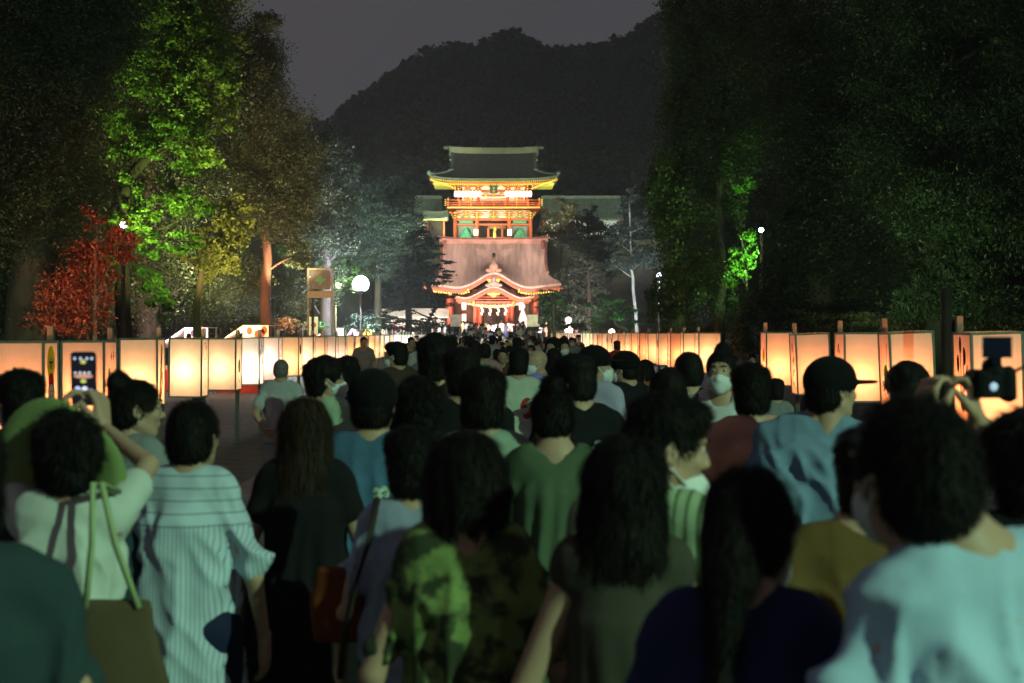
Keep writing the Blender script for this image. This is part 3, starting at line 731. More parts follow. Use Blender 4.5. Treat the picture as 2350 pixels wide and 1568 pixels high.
# thick layered bowed eave edge
for (lo, hi, m, ins) in ((0.14, 0.36, m_fascia, 0.0), (0.36, 0.50, m_red, 0.10)):
    mb = MB()
    def edge(u, v): p = hall_pt(2*u-1, 1.0); return Vector((p.x * (1 - ins * 0.03), p.y + ins + 0.5 * v, p.z - lo))
    mb.sheet(edge, 60, 1, hi - lo); h(mb, 'eave_edge', m)
for s_ in (-1, 1):
    mb = MB()
    def hip2(u, v):
        a = hall_pt(s_, 0.62 + 0.38 * v, -1); c = hall_pt(s_, 0.62 + 0.38 * v, 1); p = a.lerp(c, u); return p
    mb.sheet(hip2, 10, 8, 0.3); h(mb, 'hip_roof', m_bark, smooth=True)
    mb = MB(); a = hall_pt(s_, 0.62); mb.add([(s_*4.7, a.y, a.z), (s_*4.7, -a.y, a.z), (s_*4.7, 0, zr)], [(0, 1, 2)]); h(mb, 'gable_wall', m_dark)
    mb = MB(); mb.tube([hall_pt(s_, v) + Vector((-s_*0.08, -0.03, 0.05)) for v in (0.02, .2, .4, .62)], 0.13, 6); h(mb, 'verge_board', m_fascia)
    mb = MB(); mb.box(s_*4.45 - 0.14, s_*4.45 + 0.14, -0.75, -0.3, MZ(574), MZ(556)); h(mb, 'ridge_foot', m_fascia)
mb = MB(); mb.sheet(lambda u, v: (-4.95 + 9.9 * u, -0.34 + 0.68 * v, MZ(550) + 0.14 * abs(2*u-1) ** 3), 14, 1, 0.5); h(mb, 'ridge', mat('ridge copper', (0.45, 0.25, 0.19), 0.6, 0.12, 2))
mb = MB(); mb.sheet(lambda u, v: (-5.1 + 10.2 * u, -0.42 + 0.84 * v, MZ(546.5) + 0.2 * abs(2*u-1) ** 4), 14, 1, 0.1); h(mb, 'ridge_cap', m_fascia)
# demon tile ornament standing on the bow of the roof
cz = hall_pt(0, 1.0)
mb = MB(); y_ = cz.y + 0.25
mb.cbox((0, y_, cz.z + 0.55), (0.34, 0.3, 1.1)); mb.ball((0, y_ - 0.05, cz.z + 0.55), (0.42, 0.22, 0.34)); mb.ball((-0.4, y_, cz.z + 0.22), (0.34, 0.18, 0.2)); mb.ball((0.4, y_, cz.z + 0.22), (0.34, 0.18, 0.2)); mb.ball((0, y_, cz.z + 1.0), (0.13, 0.13, 0.2)); mb.tube([(0, y_ + 0.1, cz.z + 1.0), (0, y_ + 2.6, cz.z + 1.75)], 0.16, 8)
h(mb, 'ridge_ornament', mat('ornament copper', (0.30, 0.19, 0.14), 0.6, 0.15, 3), smooth=True)
# gilt gable work under the bow
mb = MB(); mb.ball((0, cz.y + 0.12, cz.z - 0.75), (0.55, 0.08, 0.2)); mb.ball((-0.35, cz.y + 0.12, cz.z - 0.62), (0.3, 0.08, 0.12)); mb.ball((0.35, cz.y + 0.12, cz.z - 0.62), (0.3, 0.08, 0.12)); h(mb, 'gilt_pendant', m_gold, smooth=True)
mb = MB()
for s_ in (-1, 1): mb.ball((s_*2.25, cz.y + 0.4, cz.z - 1.45), (0.12, 0.1, 0.15))
h(mb, 'gilt_studs', m_gold)
# rafters in the flat parts of the eave
mb = MB(); me = MB()
for i in range(-26, 27):
    x = i * 0.22
    if abs(x) < 2.1: continue
    p = hall_pt(max(-1, min(1, x / 6.3)), 1.0)
    mb.box(x - 0.05, x + 0.05, p.y + 0.35, -2.0, p.z - 0.66, p.z - 0.54); me.box(x - 0.055, x + 0.055, p.y + 0.31, p.y + 0.349, p.z - 0.67, p.z - 0.53)
h(mb, 'rafters', m_red, 'stuff'); h(me, 'rafter_ends', m_gold, 'stuff')
# body: podium, columns, beams, plaster, dark inside
pod = 0.9
mb = MB(); mb.box(-4.0, 4.0, -3.0, 5, 0, pod); h(mb, 'podium', m_red)
mb = MB(); mb.box(-4.05, 4.05, -3.05, -3.001, 0.0, 0.35); h(mb, 'podium_stone', m_stone)
for x in (-3.95, -1.55, -1.2, 1.2, 1.55, 3.75):
    thick = 0.26 if abs(x) > 3 else 0.2
    mb = MB(); mb.tube([(x, -2.8, pod * (abs(x) > 3) * 0), (x, -2.8, MZ(682))], thick, 12); h(mb, 'column', m_red)
for x in (-3.9, -1.4, 1.4, 3.7):
    mb = MB(); mb.tube([(x, 1.5, pod), (x, 1.5, MZ(682))], 0.2, 10); h(mb, 'rear_column', m_red)
mb = MB(); mb.box(-4.2, 4.0, -2.95, -2.7, MZ(686), MZ(680)); mb.box(-4.2, 4.0, -2.92, -2.72, MZ(671), MZ(667)); h(mb, 'tie_beams', m_red)
mb = MB(); mb.box(-4.0, 3.9, -2.72, -2.6, MZ(680), MZ(671)); h(mb, 'plaster_band', m_white)
for x in (-3.2, -2.2, 2.3, 3.2):
    mb = MB(); mb.box(x - 0.06, x + 0.06, -2.8, -2.72, MZ(680), MZ(671)); h(mb, 'plaster_post', m_red)
mb = MB(); mb.box(-3.9, 3.7, 2.6, 2.7, pod, MZ(668)); h(mb, 'back_wall', mat('brown door wood', (0.16, 0.09, 0.06), 0.7, 0.25, 2))
for i in range(8):
    mb = MB(); x = -3.7 + i * 1.0; mb.box(x - 0.03, x + 0.03, 2.54, 2.6, pod, MZ(690)); h(mb, 'door_stile', m_dark)
mb = MB(); mb.box(-4.0, 3.8, -2.6, 2.6, MZ(668), MZ(666)); h(mb, 'ceiling', m_dark)
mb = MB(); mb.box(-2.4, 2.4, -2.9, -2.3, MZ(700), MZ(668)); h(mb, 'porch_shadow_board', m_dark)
# porch with its own small bowed roof
def por(u, v):
    x = (2*u-1) * 3.25
    K = 0.92 * math.exp(-(x / 1.45) ** 2) - 0.12 * math.exp(-((abs(x) - 2.4) / .7) ** 2) + 0.1 * abs(2*u-1) ** 6
    return Vector((x, -3.0 - 3.2 * v, MZ(686) + 0.45 * (1 - v) + K))
mb = MB(); mb.sheet(por, 44, 8, 0.1); h(mb, 'porch_roof', m_bark, smooth=True)
for (lo, hi, m, ins) in ((0.10, 0.28, m_fascia, 0.0), (0.28, 0.46, m_red, 0.10)):
    mb = MB()
    def pe(u, v): p = por(u, 1.0); return Vector((p.x, p.y + ins + 0.4 * v, p.z - lo))
    mb.sheet(pe, 44, 1, hi - lo); h(mb, 'porch_eave_edge', m)
pc = por(0.5, 1.0)
mb = MB(); mb.ball((0, pc.y + 0.2, pc.z + 0.25), (0.5, 0.16, 0.26)); mb.ball((-0.5, pc.y + 0.2, pc.z + 0.12), (0.28, 0.14, 0.16)); mb.ball((0.5, pc.y + 0.2, pc.z + 0.12), (0.28, 0.14, 0.16)); mb.ball((0, pc.y + 0.2, pc.z + 0.6), (0.17, 0.14, 0.3)); h(mb, 'porch_ornament', mat('ornament grey', (0.28, 0.24, 0.22), 0.7), smooth=True)
mb = MB(); mb.ball((0, pc.y + 0.1, pc.z - 0.64), (0.6, 0.08, 0.18)); mb.ball((0, pc.y + 0.08, pc.z - 0.82), (0.22, 0.06, 0.14)); h(mb, 'porch_gilt_pendant', m_gold, smooth=True)
for s_ in (-1, 1):
    mb = MB(); mb.ball((s_*1.75, pc.y + 0.35, MZ(700)), (0.14, 0.1, 0.3)); h(mb, 'gilt_bracket', m_gold)
    mb = MB(); mb.tube([(s_*3.3, -6.1, MZ(688)), (s_*3.55, -6.3, MZ(684))], 0.09, 6); h(mb, 'gilt_tip', m_gold)
    for xx in (1.2, 1.62):
        mb = MB(); mb.tube([(s_*xx, -5.6, 0), (s_*xx, -5.6, MZ(698))], 0.17, 10); h(mb, 'porch_column', m_red)
mb = MB(); mb.box(-3.1, 3.1, -5.72, -5.48, MZ(700), MZ(695)); mb.box(-1.9, 1.9, -5.7, -5.5, MZ(692), MZ(690)); h(mb, 'porch_beam', m_red)
# sacred rope with tassels and white paper zigzags
mb = MB(); n = 30
for k in range(2):
    mb.tube([(-2.35 + 4.7 * i / n, -6.0 + 0.07 * math.cos(i * 1.3 + k * math.pi), MZ(700) - 0.25 * math.sin(math.pi * i / n) + 0.07 * math.sin(i * 1.3 + k * math.pi)) for i in range(n + 1)], [0.05 + 0.08 * math.sin(math.pi * i / n) for i in range(n + 1)], 6)
rope = mb.build('sacred_rope', mat('rice straw', (0.62, 0.48, 0.28), 0.8, 0.15, 5), None, True, loc=(0, D2, H0)); tag(rope, 'thick twisted straw rope across the dance hall porch', 'rope')
for i, x in enumerate((-1.05, -0.35, 0.35, 1.0)):
    mb = MB(); zt = MZ(706)
    for q in range(3): xx = x + (0.07 if q % 2 else -0.02); mb.add([(xx-.09, -6.05, zt - .26*q), (xx+.09, -6.05, zt - .26*q), (xx+.13, -6.07, zt - .26*q - .26), (xx-.05, -6.07, zt - .26*q - .26)], [(0, 1, 2, 3)])
    me_ = mb.build('paper_streamer', m_white, rope)
# hanging box lanterns on the porch
m_glow2 = emit_mat('small lit box', (1, 0.6, 0.35), 3.0)
for x, y, nm in ((1068, 706, 'upper left end of the rope'), (1193, 706, 'upper right end of the rope'), (1068, 731, 'left of the porch columns')):
    t = thing('box_lantern', 'small pale box lantern at the ' + nm, 'lantern', (MX(x), D2 - 6.0, MZ(y) + H0))
    mb = MB(); mb.box(-.17, .17, -.15, .15, -.3, .3); mb.build('shade', m_glow2, t)
    mb = MB(); mb.box(-.2, .2, -.18, .18, .301, .35); mb.box(-.2, .2, -.18, .18, -.35, -.301); mb.tube([(0, 0, .35), (0, 0, .6)], 0.02, 5); mb.build('frame', m_red, t)
# priest-like white costumed dummy beside the right columns
# floodlights added to wash the hall front, fixtures unseen
for x in (-7.5, 0.0, 7.5): spot_light('added_hall_flood', (x, D2 - 22, 2.2), (x * 0.35, D2 - 1.5, 7.2), (1.0, 0.74, 0.62), 19000, 55, 0.3)
for x in (-2.6, 0, 2.6): point_light('porch_lamp', (x, D2 - 7.2, 4.0 + H0), (1.0, 0.5, 0.3), 42, 0.1)
for x in (-3.0, 3.0): point_light('hall_ceiling_lamp', (x, D2 - 1.5, 4.3 + H0), (1.0, 0.66, 0.45), 110, 0.1)

# lit booth building left of the hall
t = thing('amulet_office', 'low brightly lit white building left of the dance hall', 'building', (MX(950), 127, H0))
mb = MB(); mb.box(-2.4, 2.9, 0, 3, 0, 2.0); mb.build('wall', m_white, t)
mb = MB(); mb.sheet(lambda u, v: (-2.9 + 6.2 * u, -1.0 * v + 0.2, 2.9 - 0.75 * v), 4, 3, 0.12); mb.build('roof', m_pale, t)
for i in range(5):
    mb = MB(); mb.box(-2.2 + i*1.02, -1.35 + i*1.02, -0.05, -0.001, 0.55, 1.35); wn_ = mb.build('window', m_dark, t)
    mb = MB(); mb.box(-2.2 + i*1.02 + .4, -2.2 + i*1.02 + .45, -0.08, -0.051, 0.55, 1.35); mb.build('window_bar', m_white, wn_)
for x in (-2, 2): point_light('office_lamp', (MX(950) + x, 124.5, 3.0), (1, 0.85, 0.72), 220, 0.1)
# tall sign boards at the head of the avenue
for x, y, nm in ((1046, 733, 'left'), (1222, 733, 'right')):
    X_ = (x - VX) / F * 96; t = thing('notice_board', 'pale notice board on a post %s of the dance hall steps' % nm, 'sign', (X_, 96, 0))
    mb = MB(); mb.box(-.36, .36, -.04, .04, 2.25, 3.05); mb.build('board', mat('peach notice', (.75, .55, .48), .8), t)
    mb = MB(); mb.box(-.03, .03, .05, .11, 0, 2.8); mb.build('post', m_dark, t)
mb = MB(); X_ = (1200 - VX) / F * 122
mb.tube([(0, 0, 0), (0, 0, .9), (0, 0, 1.6), (0, 0, 2.2), (0, 0, 2.7)], [.5, .42, .45, .3, .12], 12); mb.ball((0, 0, 3.0), (.2, .2, .28)); mb.ball((.75, 0, 1.8), (.4, .2, .22))
tag(mb.build('costumed_figure', m_white, None, True, loc=(X_, 122, 1.12)), 'tall white draped festival figure right of the porch columns', 'statue')
point_light('figure_lamp', (X_ + .3, 119.8, 2.6), (1, .8, .65), 40, 0.1)
mb = MB(); X_ = (1307 - VX) / F * 112
mb.tube([(0, 0, 0), (0, 0, .6), (0, 0, 1.2), (0, 0, 1.5)], [.45, .36, .4, .2], 12); mb.ball((0, 0, 1.75), (.28, .28, .26))
tag(mb.build('costumed_figure', m_white, None, True, loc=(X_, 114, 1.12)), 'short white draped figure on the terrace right of the hall', 'statue')
point_light('figure_lamp', (X_ + .5, 112.0, 2.4), (1, .8, .65), 25, 0.1)

for x in (-7.0, 7.0): spot_light('added_steps_flood', (x, 90.0, 6.0), (x * .1, 108, 1.6), (1.0, .93, .86), 420, 60, 0.2)  # added to light the throng on the steps, fixtures unseen

# ================================================================== PAPER LANTERN BOXES
def paper(key, col):
    m = bpy.data.materials.new(key); m.use_nodes = True
    nt = m.node_tree; N = nt.nodes; L = nt.links
    for n in list(N): N.remove(n)
    out = N.new('ShaderNodeOutputMaterial'); d = N.new('ShaderNodeBsdfDiffuse'); tr = N.new('ShaderNodeBsdfTranslucent'); mx = N.new('ShaderNodeMixShader')
    t = N.new('ShaderNodeTexCoord'); n = N.new('ShaderNodeTexNoise'); n.inputs['Scale'].default_value = 9; n.inputs['Detail'].default_value = 4
    r = N.new('ShaderNodeValToRGB'); c = Vector(col)
    r.color_ramp.elements[0].position = .3; r.color_ramp.elements[0].color = (*(c * .93), 1); r.color_ramp.elements[1].position = .7; r.color_ramp.elements[1].color = (*c, 1)
    L.new(t.outputs['Object'], n.inputs['Vector']); L.new(n.outputs['Fac'], r.inputs['Fac'])
    L.new(r.outputs['Color'], d.inputs['Color']); L.new(r.outputs['Color'], tr.inputs['Color'])
    mx.inputs['Fac'].default_value = .20; L.new(d.outputs[0], mx.inputs[1]); L.new(tr.outputs[0], mx.inputs[2]); L.new(mx.outputs[0], out.inputs['Surface'])
    return m
papers = [paper('white paper', (.92, .90, .88)), paper('cream paper', (.92, .86, .76)), paper('peach paper', (.92, .80, .70))]
m_frame = mat('grey green painted lath', (0.20, 0.24, 0.19), 0.7, 0.2, 8, 0.2, 40)
m_post = mat('weathered timber post', (0.15, 0.16, 0.13), 0.8, 0.25, 6, 0.4, 30, stretch=(1, 1, .2))
inks = {'red': paper('red ink', (.75, .04, .02)), 'yellow': paper('yellow ink', (.80, .66, .03)), 'black': paper('black ink', (.02, .02, .02)), 'purple': paper('purple ink', (.20, .03, .12)), 'blue': paper('blue ink', (.02, .06, .25)), 'green': paper('green ink', (.12, .28, .04)), 'skin': paper('pale ink', (.9, .7, .5))}
LW, LH = 0.45, 0.82
fb = MB(); q = 0.011; a = LW / 2
for sx in (-1, 1):
    for sy in (-1, 1): fb.box(sx*a - q, sx*a + q, sy*a - q, sy*a + q, -LH, 0)
for zz_ in (0, -LH):
    for s_ in (-1, 1):
        fb.box(-a + q, a - q, s_*a - q, s_*a + q, zz_ - 0.018, zz_ + 0.006)
        fb.box(s_*a - q, s_*a + q, -a + q, a - q, zz_ - 0.018, zz_ + 0.006)
frame_me = fb.mesh('frame', m_frame)
pb = MB(); pb.add([(-a + q, 0, -LH + .006), (a - q, 0, -LH + .006), (a - q, 0, -.018), (-a + q, 0, -.018)], [(0, 1, 2, 3)])
panel_me = pb.mesh('paper_panel', None)
bt = MB(); bt.box(-a + q, a - q, -a + q, a - q, -LH - .004, -LH + .004); bottom_me = bt.mesh('base_board', m_frame)
def disc(mb, cx, cz, rx, rz, y, n=16):
    k = len(mb.v)
    mb.add([(cx, y, cz)] + [(cx + rx * math.cos(2*math.pi*i/n), y, cz + rz * math.sin(2*math.pi*i/n)) for i in range(n)], [(0, 1 + i, 1 + (i+1) % n) for i in range(n)])
def stroke(mb, pts, w, y):
    for (x0, z0), (x1, z1) in zip(pts, pts[1:]):
        dx, dz = x1 - x0, z1 - z0; l = math.hypot(dx, dz) or 1; nx, nz_ = -dz / l * w / 2, dx / l * w / 2
        mb.add([(x0+nx, y, z0+nz_), (x1+nx, y, z1+nz_), (x1-nx, y, z1-nz_), (x0-nx, y, z0-nz_)], [(0, 1, 2, 3)])
        disc(mb, x1, z1, w/2, w/2, y - 0.0002, 8)
def painting(kind, R):
    """drawn in the plane y = 0 facing -y, x to the right, z up from the middle of the sheet"""
    out = []
    if kind == 'doll':
        m1 = MB(); disc(m1, 0, .20, .125, .17, 0); out.append(('yellow', m1))
        m1 = MB(); disc(m1, 0, .04, .09, .075, -.001); out.append(('red', m1))
        m1 = MB(); disc(m1, 0, -.12, .115, .16, -.0014); out.append(('purple', m1))
        m1 = MB(); disc(m1, 0, -.11, .088, .125, -.0022); out.append(('skin', m1))
        m1 = MB()
        for s_ in (-1, 1): disc(m1, s_*.035, -.10, .01, .014, -.003, 8); stroke(m1, [(s_*.02, -.06), (s_*.055, -.055)], .008, -.003)
        stroke(m1, [(-.02, -.17), (0, -.18), (.02, -.17)], .006, -.003); stroke(m1, [(-.10, .16), (-.05, .2), (-.08, .25)], .008, -.001); stroke(m1, [(.1, .16), (.05, .2), (.08, .25)], .008, -.001); out.append(('black', m1))
        m1 = MB(); [stroke(m1, [(0, .2), (.05*math.cos(t_), .2 + .06*math.sin(t_))], .02, -.0012) for t_ in (.3, 1.57, 2.8, 4, 5.3)]; out.append(('blue', m1))
        m1 = MB(); disc(m1, -.02, -.33, .09, .06, -.001); out.append(('red', m1))
    elif kind == 'fruit':
        m1 = MB(); disc(m1, -.07, -.10, .055, .09, -.001); out.append(('red', m1))
        m1 = MB(); disc(m1, -.06, .05, .03, .07, -.001)
        for s_ in range(2): stroke(m1, [(.02 + s_*.08, .20), (.04 + s_*.08, .26), (.0 + s_*.08, .23), (.05 + s_*.08, .29)], .012, -.001)
        stroke(m1, [(-.05, .12), (.06, .04)], .01, -.001); stroke(m1, [(.1, .36), (.1, .28)], .006, -.001); stroke(m1, [(.12, -.3), (.12, .0)], .008, -.001); out.append(('black', m1))
    elif kind == 'calligraphy':
        m1 = MB()
        z_ = .28
        for c in range(4):
            w = .07; xo = R.uniform(-.03, .03)
            for q_ in range(4):
                p = (xo + R.uniform(-w, w), z_ - R.uniform(0, .12)); p2 = (xo + R.uniform(-w, w), z_ - R.uniform(0, .12)); pm = ((p[0]+p2[0])/2 + R.uniform(-.02, .02), (p[1]+p2[1])/2 + R.uniform(-.02, .02)); stroke(m1, [p, pm, p2], R.uniform(.01, .022), -.001)
            z_ -= .17
        out.append(('black', m1))
        m1 = MB(); m1.box(.08, .12, -.0015, -.001, -.36, -.31); out.append(('red', m1))
    elif kind == 'flame':
        m1 = MB(); stroke(m1, [(-.1, -.38), (-.04, -.1), (0, .1), (.02, .3)], .09, -.001); out.append(('yellow', m1))
        m1 = MB(); stroke(m1, [(-.08, -.36), (.04, -.2), (.06, -.02)], .05, -.0015); out.append(('red', m1))
        m1 = MB(); disc(m1, .02, .14, .02, .05, -.002); stroke(m1, [(.02, .2), (.05, .3)], .02, -.002); stroke(m1, [(.04, -.05), (.02, -.3)], .01, -.002); out.append(('black', m1))
    elif kind == 'ring':
        m1 = MB(); stroke(m1, [(.12*math.cos(t_), .22 + .12*math.sin(t_)) for t_ in [i * .5 for i in range(14)]], .012, -.001); out.append(('green', m1))
        m1 = MB(); stroke(m1, [(-.02, .0), (.02, -.1), (-.02, -.2), (.02, -.3)], .03, -.001); out.append(('yellow', m1))
        m1 = MB(); stroke(m1, [(.05, .24), (.08, .3), (.02, .27)], .012, -.001); out.append(('black', m1))
    elif kind == 'plant':
        m1 = MB(); [stroke(m1, [(0, -.3), (x_*.5, -.05), (x_, z_)], .02, -.001) for x_, z_ in ((-.12, .18), (-.05, .3), (.04, .28), (.12, .12))]; [disc(m1, x_, z_, .03, .08, -.0012) for x_, z_ in ((-.1, .14), (.06, .2), (.1, 0), (-.04, .3))]; out.append(('black', m1))
        m1 = MB(); disc(m1, .0, -.2, .06, .09, -.0015); out.append(('green', m1))
    else:
        m1 = MB(); disc(m1, R.uniform(-.05, .05), R.uniform(-.1, .2), .09, .11, -.001); out.append((R.choice(['red', 'yellow', 'green', 'blue']), m1))
        m1 = MB(); stroke(m1, [(.1, .3), (.08, .1), (.1, -.2)], .014, -.0015); stroke(m1, [(-.1, -.1), (-.02, -.25), (.08, -.3)], .016, -.0015); out.append(('black', m1))
    return out
sketches = {}
def sketch(kind, seed):
    k = (kind, seed % 3)
    if k not in sketches: sketches[k] = [(c, m1.mesh('painting', None)) for c, m1 in painting(kind, random.Random(seed))]
    return sketches[k]

def lantern(side, X, Y, ztop, label, ink, power, col, pmat, rz=0.0, tilt=0.0, posttop=0.14, lift=0.0):
    """side -1 left of the avenue, +1 right: the painted sheet faces the avenue"""
    t = thing('lantern_box', label, 'lantern', (X, Y, 0), rz, 'paper lantern boxes along the %s side of the avenue' % ('left' if side < 0 else 'right'))
    R = random.Random(int(Y * 100) + side)
    t.rotation_euler = (R.uniform(-.006, .006), R.uniform(-.01, .01) + tilt, rz)
    link('frame', frame_me, t, (0, 0, ztop))
    for k, (dx, dy, r) in enumerate(((0, -a, 0), (0, a, math.pi), (-a, 0, -math.pi/2), (a, 0, math.pi/2))):
        o = link('paper_panel', panel_me, t, (dx, dy, ztop), (0, 0, r)); setmat(o, papers[pmat])
        if (side < 0 and k == 3) or (side > 0 and k == 2):
            o['label'] = 'side panel painted with a festival picture'
            for c, me in sketch(ink, int(Y * 10)):
                w = link('painting', me, o, (0, -0.004, -LH/2)); setmat(w, inks[c])
    link('base_board', bottom_me, t, (0, 0, ztop))
    ps = MB(); px_ = (a - 0.075 if side < 0 else -a + .075) 
    ps.box(px_ - .028, px_ + .028, a + .016, a + .075, -0.05, ztop + posttop); ps.build('post', m_post, t)
    ps = MB(); ps.tube([(0, 0, ztop - LH + .004), (0, 0, ztop - LH + .10)], .03, 8); ps.build('lamp_holder', m_post, t)
    point_light('bulb', (R.uniform(-.04, .04), R.uniform(-.04, .04), ztop - LH + .27 + lift), col, power, 0.09, t)
    return t

ordn = ['first', 'second', 'third', 'fourth', 'fifth', 'sixth', 'seventh', 'eighth', 'ninth', 'tenth', 'eleventh', 'twelfth', 'thirteenth', 'fourteenth', 'fifteenth', 'sixteenth', 'seventeenth', 'eighteenth', 'nineteenth', 'twentieth'] + \
       ['twenty-' + w for w in ['first', 'second', 'third', 'fourth', 'fifth', 'sixth', 'seventh', 'eighth', 'ninth']] + ['thirtieth'] + ['thirty-' + w for w in ['first', 'second', 'third', 'fourth', 'fifth', 'sixth', 'seventh', 'eighth', 'ninth']] + ['fortieth']
WARM = (1.0, 0.42, 0.17); YEL = (1.0, 0.52, 0.26); COOL = (1.0, 0.74, 0.56); ORG = (1.0, 0.30, 0.10); PINK = (1.0, 0.56, 0.42)
LP_ = 50.0
desc = {'doll': 'yellow haloed doll', 'fruit': 'red fruit, writing', 'calligraphy': 'brush writing', 'flame': 'flame', 'ring': 'green ring', 'plant': 'leafy plant', 'blot': 'colour spot'}
left = [(10.9, 'blot', ORG, 1.0, 2, 0), (12.95, 'doll', ORG, 1.15, 2, 0), (15.0, 'fruit', ORG, 1.2, 2, 0), (17.3, 'flame', WARM, 1.2, 1, 0), (19.9, 'ring', YEL, 1.0, 1, .1), (22.6, 'blot', YEL, 1.0, 1, .08), (24.9, 'plant', COOL, 1.15, 0, 0), (27.2, 'calligraphy', PINK, 1.15, 0, .1), (29.9, 'blot', WARM, 1.3, 1, 0)]
Y = 32.2
R = random.Random(5)
while Y < 104:
    if not 79 < Y < 84: left.append((Y, R.choice(['blot', 'calligraphy', 'plant', 'ring']), R.choice([WARM, WARM, YEL, PINK]), R.uniform(.85, 1.25), R.choice([0, 1, 1, 2]), R.uniform(-.05, .08)))
    Y += 2.35
for i, (Y, ink, c, p, pm, lf) in enumerate(left):
    rz = [0.0, .02, -.02, .03, .0, -.03][i % 6]
    lantern(-1, -4.1 - a, Y + a, 1.725 + R.uniform(-.012, .012), '%s lantern from the camera in left row, side painted with %s' % (ordn[i], desc[ink]), ink, p * LP_, c, pm, rz, lift=lf)
right = [(12.4, 'plant', ORG, 1.15, 2, 0), (14.8, 'blot', ORG, 1.0, 2, .05), (17.0, 'calligraphy', ORG, 1.25, 2, 0), (19.4, 'calligraphy', ORG, .9, 2, .0), (21.9, 'blot', ORG, 1.3, 2, 0)]
Y = 29.2
while Y < 106:
    right.append((Y, R.choice(['blot', 'calligraphy', 'plant', 'ring']), R.choice([ORG, WARM, WARM]), R.uniform(.95, 1.35), R.choice([1, 2]), R.uniform(-.05, .06)))
    Y += 2.35
for i, (Y, ink, c, p, pm, lf) in enumerate(right):
    rz = [0.03, -.02, .02, -.03, .0][i % 5]
    tl = 0.035 if i in (0, 1, 3) else 0.0
    lantern(1, 4.2 + a, Y + a, 1.81 + R.uniform(-.012, .012), '%s lantern from the camera in right row, side painted with %s' % (ordn[i], desc[ink]), ink, p * LP_, c, pm, rz, tilt=-tl, posttop=.15 if i < 5 else .11, lift=lf)
# dark pole beside the nearest right lantern
mb = MB(); mb.tube([(0, 0, -.05), (0, 0, 2.25)], 0.05, 10)
tag(mb.build('pole', m_dark, None, True, loc=((2172 - VX) / F * 14.2, 14.2, 0)), 'black pole beside the right lantern boxes', 'pole')

# ================================================================== STALLS behind the left row
m_print = {}
def cloth(key, c): return mat(key, c, 0.7, 0.12, 5)
stalls = [(370, 488, 752, 44, (0.85, 0.72, 0.74), (1, .75, .7), 'pink white awning with dark printed figure, farthest left'), (497, 625, 747, 42, (0.9, 0.72, 0.5), (1, .7, .4), 'orange awning with patterned end panel'),
          (712, 792, 754, 66, (0.88, 0.85, 0.7), (1, .88, .7), 'cream awning nearest the globe lamp on its left'), (792, 826, 753, 68, (0.62, 0.42, 0.8), (1, .8, .9), 'lilac awning'), (826, 856, 755, 70, (0.9, 0.5, 0.12), (1, .7, .3), 'orange yellow awning'), (857, 885, 756, 72, (0.85, 0.7, 0.6), (1, .8, .65), 'white and pink awning, last in the row')]
for (x0, x1, yt, Y, c, lc, lab) in stalls:
    s_ = Y / F; w = (x1 - x0) * s_; cx = ((x0 + x1) / 2 - VX) * s_; zt = EYE - (yt - HY) * s_
    big = w > 1.3
    t = thing('festival_stall', 'lit stall with ' + lab, 'stall', (cx, Y, 0), 0, 'lit stalls behind the left lantern row')
    mb = MB(); xm = w * 0.05
    mb.sheet(lambda u, v: (-w/2 + (w/2 + xm) * u, -.7 + 1.6 * v, zt - .62 * (1 - u)), 4, 2, .02); mb.build('awning', cloth('awning ' + lab, c), t)
    mb = MB(); mb.sheet(lambda u, v: (xm + (w/2 - xm) * u, -.72 + .02 * v, zt - .02 * u - .62 * v), 4, 2, .012); mb.build('end_panel', cloth('panel ' + lab, [min(.95, q_ * 1.1) for q_ in c]), t)
    mb = MB(); mb.sheet(lambda u, v: (xm + (w/2 - xm) * u, -.68 + 1.5 * v, zt), 2, 2, .012); mb.build('roof_sheet', cloth('awning ' + lab, c), t)
    mb = MB()
    for k in range(5 if big else 3): xx = xm + (w/2 - xm) * (.15 + .7 * rnd.random()); zz_ = zt - .12 - .35 * rnd.random(); disc(mb, xx, zz_, .05 * w, .07 * w, -.735, 10)
    mb.build('printed_figure', mat('print red' if 'orange' in lab else 'print dark', (.5, .08, .03) if 'orange' in lab else (.08, .05, .07), .7), t)
    mb = MB()
    for px_ in (-w/2 + .05, w/2 - .05):
        for py_ in (-.65, .8): mb.tube([(px_, py_, 0), (px_, py_, zt - (.62 if px_ < 0 else .02))], .022, 6)
    mb.build('tent_poles', m_frame, t)
    mb = MB(); mb.box(-w/2 + .1, w/2 - .1, -.6, .1, .62, .68); mb.box(-w/2 + .1, w/2 - .1, -.6, -.57, .05, .62); mb.build('counter', mat('red counter cloth', (.55, .05, .03), .7), t)
    for k in range(6):
        mb = MB(); xx = -w/2 + .2 + (w - .4) * k / 5; mb.box(xx - .05, xx + .05, -.45, -.3, .682, .8 + .08 * rnd.random()); mb.build('goods', mat('goods %d' % (k % 3), ((.8, .3, .1), (.8, .75, .6), (.1, .3, .15))[k % 3], .6), t)
    mb = MB(); mb.ball((0, 0, 0), .06); mb.build('bulb', emit_mat('stall bulb', (1, .85, .7), 30), t, True, loc=(-w * .1, -.3, zt - .5))
    point_light('stall_lamp', (cx - w * .1, Y - .95, zt - .45), lc, 60 if big else 70, .06)
    if big: point_light('stall_front_lamp', (cx + w * .15, Y - 1.6, zt + .25), lc, 140, .06)

